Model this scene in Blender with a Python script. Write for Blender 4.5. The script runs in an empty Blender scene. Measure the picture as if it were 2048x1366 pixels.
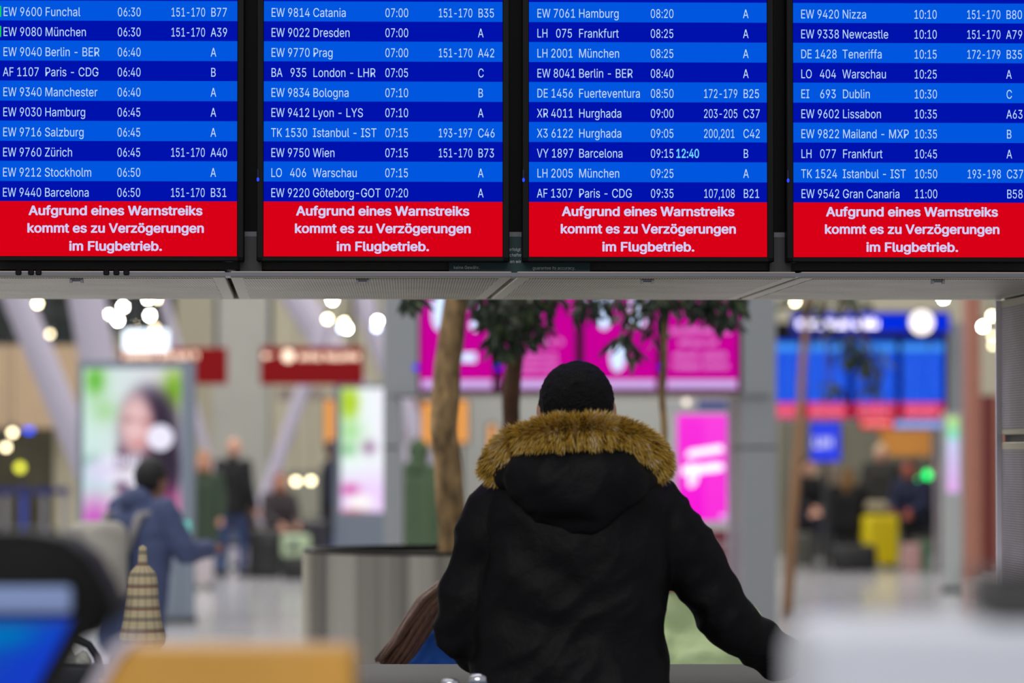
import bpy, bmesh, math, random
from mathutils import Vector, Matrix, noise
from mathutils.geometry import tessellate_polygon
from math import sin, cos, pi, radians, atan2, hypot, exp

random.seed(11)
SC = bpy.context.scene
COL = SC.collection

# ---------------------------------------------------------------- camera, world, light, exposure
FPX = 7680.0                     # 135 mm on a 36 mm wide sensor, 2048 px
EYE = 1.60
PITCH = math.atan((905 - 683) / FPX)
cam = bpy.data.cameras.new('camera')
cam.lens = 135; cam.sensor_width = 36; cam.clip_end = 400; cam.clip_start = 0.1
cam.dof.use_dof = True; cam.dof.focus_distance = 9.25; cam.dof.aperture_fstop = 3.25
cam_o = bpy.data.objects.new('camera', cam); COL.objects.link(cam_o)
cam_o.location = (0, 0, EYE); cam_o.rotation_euler = (pi / 2 + PITCH, 0, 0)
SC.camera = cam_o

world = bpy.data.worlds.new('hall_light'); SC.world = world; world.use_nodes = True
world.node_tree.nodes['Background'].inputs[0].default_value = (0.93, 0.95, 1.0, 1)
world.node_tree.nodes['Background'].inputs[1].default_value = 0.33
def area(loc, sx, sy, power, col=(1, 1, 1), rot=(0, 0, 0)):
    l = bpy.data.lights.new('unseen_hall_light', 'AREA'); l.shape = 'RECTANGLE'; l.size = sx; l.size_y = sy
    l.energy = power; l.color = col
    o = bpy.data.objects.new('unseen_hall_light', l); COL.objects.link(o); o.location = loc; o.rotation_euler = rot
area((-6, 50, 12), 30, 16, 4300, (1.0, 0.96, 0.90))
area((-7, 27, 11), 16, 10, 1600, (1.0, 0.97, 0.93))
area((-3.5, 15, 10), 13, 7, 980, (1.0, 0.98, 0.95))  # unseen overhead light, added so the floor bounces light up onto the soffit
area((-2, -4, 7.5), 12, 3, 520, (0.97, 0.98, 1.0), (radians(55), 0, 0))  # unseen fill added behind the camera for surfaces that face it
area((2, 30, 11), 26, 5, 900, (1.0, 0.97, 0.93), (radians(52), 0, 0))  # unseen tilted fill, added to brighten camera-facing surfaces far down the hall
SC.view_settings.view_transform = 'Standard'; SC.view_settings.look = 'None'
SC.view_settings.exposure = 0.0; SC.view_settings.gamma = 1.0; SC.view_settings.use_curve_mapping = False

# ---------------------------------------------------------------- pixel <-> place helpers
def ray(px, py):
    x = (px - 1024) / FPX; u = (683 - py) / FPX
    return x, cos(PITCH) - u * sin(PITCH), sin(PITCH) + u * cos(PITCH)
def pt(px, py, Y):
    x, y, z = ray(px, py); t = Y / y
    return Vector((x * t, Y, EYE + z * t))
def zz(py, Y): return pt(1024, py, Y).z
def xx(px, Y): return pt(px, 905, Y).x
YAW = 0.0545
def on_plane(px, py, Y0, d=0.0):
    """local (u, z) of the point of a yawed upright plane through (0, Y0) that lies d behind it"""
    x, y, z = ray(px, py); ca, sa = cos(YAW), sin(YAW)
    ox, oy = -sa * d, Y0 + ca * d
    u = oy * x / (ca * y - sa * x) - ox * y / (ca * y - sa * x) if False else (oy * x - ox * y) / (ca * y - sa * x)
    t = (oy + u * sa) / y
    return u, EYE + z * t
def local(u, d, z, Y0):
    ca, sa = cos(YAW), sin(YAW)
    return Vector((u * ca - d * sa, Y0 + u * sa + d * ca, z))

# ---------------------------------------------------------------- materials
def lin(c):
    return tuple(((v / 255) / 12.92 if v / 255 <= 0.04045 else ((v / 255 + 0.055) / 1.055) ** 2.4) for v in c)
_mats = {}
def mat(name, rgb, rough=0.6, metal=0.0, var=0.0, scale=8.0, bump=0.0, bscale=60.0, sheen=0.0, stretch=None, coat=0.0, spec=0.5):
    if name in _mats: return _mats[name]
    m = bpy.data.materials.new(name); m.use_nodes = True; nt = m.node_tree; b = nt.nodes['Principled BSDF']
    c = lin(rgb); b.inputs['Base Color'].default_value = (*c, 1); b.inputs['Roughness'].default_value = rough
    b.inputs['Metallic'].default_value = metal
    if sheen: b.inputs['Sheen Weight'].default_value = sheen
    b.inputs['Specular IOR Level'].default_value = spec
    if coat: b.inputs['Coat Weight'].default_value = coat
    tc = nt.nodes.new('ShaderNodeTexCoord')
    src = tc.outputs['Object']
    if stretch:
        mp = nt.nodes.new('ShaderNodeMapping'); mp.inputs['Scale'].default_value = stretch
        nt.links.new(src, mp.inputs[0]); src = mp.outputs[0]
    if var:
        n = nt.nodes.new('ShaderNodeTexNoise'); n.inputs['Scale'].default_value = scale; n.inputs['Detail'].default_value = 4
        nt.links.new(src, n.inputs['Vector'])
        r = nt.nodes.new('ShaderNodeValToRGB')
        r.color_ramp.elements[0].position = 0.3; r.color_ramp.elements[1].position = 0.7
        r.color_ramp.elements[0].color = (*[v * (1 - var) for v in c], 1)
        r.color_ramp.elements[1].color = (*[min(1, v * (1 + var)) for v in c], 1)
        nt.links.new(n.outputs[0], r.inputs[0]); nt.links.new(r.outputs[0], b.inputs['Base Color'])
    if bump:
        n2 = nt.nodes.new('ShaderNodeTexNoise'); n2.inputs['Scale'].default_value = bscale
        nt.links.new(src, n2.inputs['Vector'])
        bp = nt.nodes.new('ShaderNodeBump'); bp.inputs['Strength'].default_value = bump; bp.inputs['Distance'].default_value = 0.01
        nt.links.new(n2.outputs[0], bp.inputs['Height']); nt.links.new(bp.outputs[0], b.inputs['Normal'])
    _mats[name] = m
    return m
def glow(name, rgb, strength=1.0, light=False):
    if name in _mats: return _mats[name]
    m = bpy.data.materials.new(name); m.use_nodes = True; nt = m.node_tree
    nt.nodes.clear(); e = nt.nodes.new('ShaderNodeEmission'); o = nt.nodes.new('ShaderNodeOutputMaterial')
    e.inputs[0].default_value = (*lin(rgb), 1); e.inputs[1].default_value = strength
    nt.links.new(e.outputs[0], o.inputs[0])
    if not light: m.cycles.emission_sampling = 'NONE'
    _mats[name] = m
    return m
def vcol_mat(name, strength=1.0, emit=True, rough=0.6):
    if name in _mats: return _mats[name]
    m = bpy.data.materials.new(name); m.use_nodes = True; nt = m.node_tree
    a = nt.nodes.new('ShaderNodeAttribute'); a.attribute_name = 'print_colour'
    if emit:
        nt.nodes.remove(nt.nodes['Principled BSDF'])
        e = nt.nodes.new('ShaderNodeEmission'); e.inputs[1].default_value = strength
        nt.links.new(a.outputs[0], e.inputs[0]); nt.links.new(e.outputs[0], nt.nodes['Material Output'].inputs[0])
    else:
        b = nt.nodes['Principled BSDF']; b.inputs['Roughness'].default_value = rough
        nt.links.new(a.outputs[0], b.inputs['Base Color'])
    _mats[name] = m
    return m
def perforated(name, rgb, hole, pitch, axes, stagger=0.5):
    """brushed sheet metal with a fine staggered grid of round holes; axes = the two object axes of the sheet"""
    if name in _mats: return _mats[name]
    m = bpy.data.materials.new(name); m.use_nodes = True; nt = m.node_tree; N = nt.nodes; L = nt.links; b = N['Principled BSDF']
    tc = N.new('ShaderNodeTexCoord'); sp = N.new('ShaderNodeSeparateXYZ'); L.new(tc.outputs['Object'], sp.inputs[0])
    def M(op, a, bb=None, c=None):
        n = N.new('ShaderNodeMath'); n.operation = op
        for i, v in enumerate((a, bb, c)):
            if v is None: continue
            if isinstance(v, (int, float)): n.inputs[i].default_value = v
            else: L.new(v, n.inputs[i])
        return n.outputs[0]
    u = M('DIVIDE', sp.outputs[axes[0]], pitch); v = M('DIVIDE', sp.outputs[axes[1]], pitch)
    row = M('FLOOR', v); odd = M('MULTIPLY', M('FLOORED_MODULO', row, 2.0), stagger)
    fu = M('SUBTRACT', M('FRACT', M('ADD', u, odd)), 0.5); fv = M('SUBTRACT', M('FRACT', v), 0.5)
    r = M('SQRT', M('ADD', M('MULTIPLY', fu, fu), M('MULTIPLY', fv, fv)))
    k = M('LESS_THAN', r, 0.34)
    nz = N.new('ShaderNodeTexNoise'); nz.inputs['Scale'].default_value = 5; L.new(tc.outputs['Object'], nz.inputs['Vector'])
    rp = N.new('ShaderNodeValToRGB'); rp.color_ramp.elements[0].position = 0.35; rp.color_ramp.elements[1].position = 0.7
    c = lin(rgb); rp.color_ramp.elements[0].color = (*[x * 0.82 for x in c], 1); rp.color_ramp.elements[1].color = (*[x * 1.12 for x in c], 1)
    L.new(nz.outputs[0], rp.inputs[0])
    mx = N.new('ShaderNodeMixRGB'); L.new(k, mx.inputs[0]); L.new(rp.outputs[0], mx.inputs[1]); mx.inputs[2].default_value = (*lin(hole), 1)
    L.new(mx.outputs[0], b.inputs['Base Color']); b.inputs['Metallic'].default_value = 0.25; b.inputs['Roughness'].default_value = 0.42
    _mats[name] = m
    return m

# ---------------------------------------------------------------- mesh helpers
class MB:
    def __init__(s): s.bm = bmesh.new()
    def box(s, x0, x1, y0, y1, z0, z1, bevel=0.0, seg=2):
        r = bmesh.ops.create_cube(s.bm, size=1)
        vs = r['verts']
        bmesh.ops.scale(s.bm, vec=(abs(x1 - x0), abs(y1 - y0), abs(z1 - z0)), verts=vs)
        bmesh.ops.translate(s.bm, vec=((x0 + x1) / 2, (y0 + y1) / 2, (z0 + z1) / 2), verts=vs)
        if bevel:
            es = list({e for v in vs for e in v.link_edges})
            bmesh.ops.bevel(s.bm, geom=es, offset=bevel, segments=seg, profile=0.5, affect='EDGES', clamp_overlap=True)
        return s
    def cone(s, p, q, r1, r2=None, n=16, caps=True):
        p, q = Vector(p), Vector(q); r2 = r1 if r2 is None else r2; d = q - p; L = d.length
        if L < 1e-6: return s
        M = Matrix.Translation((p + q) / 2) @ d.to_track_quat('Z', 'Y').to_matrix().to_4x4()
        bmesh.ops.create_cone(s.bm, cap_ends=caps, segments=n, radius1=r1, radius2=r2, depth=L, matrix=M)
        return s
    def ball(s, c, r, sc=(1, 1, 1), n=16, rot=None):
        M = Matrix.Translation(Vector(c))
        if rot is not None: M = M @ rot.to_4x4()
        M = M @ Matrix.Diagonal((*sc, 1))
        bmesh.ops.create_uvsphere(s.bm, u_segments=n, v_segments=max(6, n // 2), radius=r, matrix=M)
        return s
    def capsule(s, p, q, r1, r2, n=14):
        s.cone(p, q, r1, r2, n).ball(p, r1 * 1.0, n=n).ball(q, r2 * 1.0, n=n); return s
    def tube(s, pts, rs, n=12, caps=True):
        pts = [Vector(p) for p in pts]
        if not hasattr(rs, '__len__'): rs = [rs] * len(pts)
        rings = []; up = Vector((0, 0, 1))
        for i, p in enumerate(pts):
            a = pts[max(0, i - 1)]; b = pts[min(len(pts) - 1, i + 1)]; t = (b - a).normalized()
            ref = up if abs(t.dot(up)) < 0.95 else Vector((1, 0, 0))
            x = t.cross(ref).normalized(); y = t.cross(x).normalized()
            rings.append([s.bm.verts.new(p + (x * cos(2 * pi * k / n) + y * sin(2 * pi * k / n)) * rs[i]) for k in range(n)])
        for a, b in zip(rings, rings[1:]):
            for k in range(n):
                s.bm.faces.new((a[k], a[(k + 1) % n], b[(k + 1) % n], b[k]))
        if caps:
            s.bm.faces.new(rings[0]); s.bm.faces.new(rings[-1])
        return s
    def lathe(s, prof, n=48, c=(0, 0, 0)):
        c = Vector(c); rings = []
        for r, z in prof:
            rings.append([s.bm.verts.new(c + Vector((r * cos(2 * pi * k / n), r * sin(2 * pi * k / n), z))) for k in range(n)] if r > 1e-6 else [s.bm.verts.new(c + Vector((0, 0, z)))])
        for a, b in zip(rings, rings[1:]):
            for k in range(n):
                k2 = (k + 1) % n
                if len(a) == 1 and len(b) == 1: continue
                if len(a) == 1: s.bm.faces.new((a[0], b[k2], b[k]))
                elif len(b) == 1: s.bm.faces.new((a[k], a[k2], b[0]))
                else: s.bm.faces.new((a[k], a[k2], b[k2], b[k]))
        return s
    def prism(s, poly, y0, y1, bevel=0.0):
        """poly: (x, z) outline, extruded in y"""
        a = [s.bm.verts.new((x, y0, z)) for x, z in poly]; b = [s.bm.verts.new((x, y1, z)) for x, z in poly]
        n = len(poly); fs = [s.bm.faces.new(a), s.bm.faces.new(b)]
        for k in range(n): s.bm.faces.new((a[k], a[(k + 1) % n], b[(k + 1) % n], b[k]))
        if bevel:
            es = [e for e in s.bm.edges if (e.verts[0] in a and e.verts[1] in a) or (e.verts[0] in b and e.verts[1] in b)]
            bmesh.ops.bevel(s.bm, geom=es, offset=bevel, segments=3, profile=0.5, affect='EDGES', clamp_overlap=True)
        return s
    def rect(s, x0, x1, z0, z1, y=0.0):
        vs = [s.bm.verts.new(v) for v in ((x0, y, z0), (x1, y, z0), (x1, y, z1), (x0, y, z1))]
        s.bm.faces.new(vs); return s
    def build(s, name, m, parent=None, smooth=False, kind=None):
        bmesh.ops.recalc_face_normals(s.bm, faces=s.bm.faces)
        me = bpy.data.meshes.new(name); s.bm.to_mesh(me); s.bm.free()
        if smooth:
            me.polygons.foreach_set('use_smooth', [True] * len(me.polygons))
            if smooth == 'auto': me.set_sharp_from_angle(angle=radians(40))
        if m: me.materials.append(m)
        o = bpy.data.objects.new(name, me); COL.objects.link(o)
        if parent: o.parent = parent
        if kind: o['kind'] = kind
        return o
def tag(o, label=None, cat=None, group=None, kind=None):
    for k, v in (('label', label), ('category', cat), ('group', group), ('kind', kind)):
        if v: o[k] = v
    return o
def thing(name, loc, rz=0, label=None, cat=None, group=None):
    o = bpy.data.objects.new(name, None); COL.objects.link(o); o.location = loc; o.rotation_euler = (0, 0, rz)
    o.empty_display_size = 0.1
    return tag(o, label, cat, group)
def copy_tree(o, parent=None):
    c = o.copy(); COL.objects.link(c); c.parent = parent
    for ch in list(o.children): copy_tree(ch, c)
    return c
def picture(name, w, h, nx, ny, fn, parent, strength=1.0, y=0.0, x0=None, z0=0.0, emit=True):
    """a flat print or screen image: a fine grid whose corners carry colours fn(u, v), v = 0 at the top"""
    bm = bmesh.new(); x0 = -w / 2 if x0 is None else x0
    vs = [[bm.verts.new((x0 + w * i / nx, y, z0 + h * (1 - j / ny))) for i in range(nx + 1)] for j in range(ny + 1)]
    for j in range(ny):
        for i in range(nx): bm.faces.new((vs[j + 1][i], vs[j + 1][i + 1], vs[j][i + 1], vs[j][i]))
    me = bpy.data.meshes.new(name); bm.to_mesh(me); bm.free()
    ca = me.color_attributes.new('print_colour', 'FLOAT_COLOR', 'POINT')
    k = 0
    for j in range(ny + 1):
        for i in range(nx + 1):
            ca.data[k].color = (*lin(fn(i / nx, j / ny)), 1); k += 1
    me.materials.append(vcol_mat('lit_print_%g' % strength if emit else 'print', strength, emit))
    o = bpy.data.objects.new(name, me); COL.objects.link(o); o.parent = parent
    return o

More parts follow.
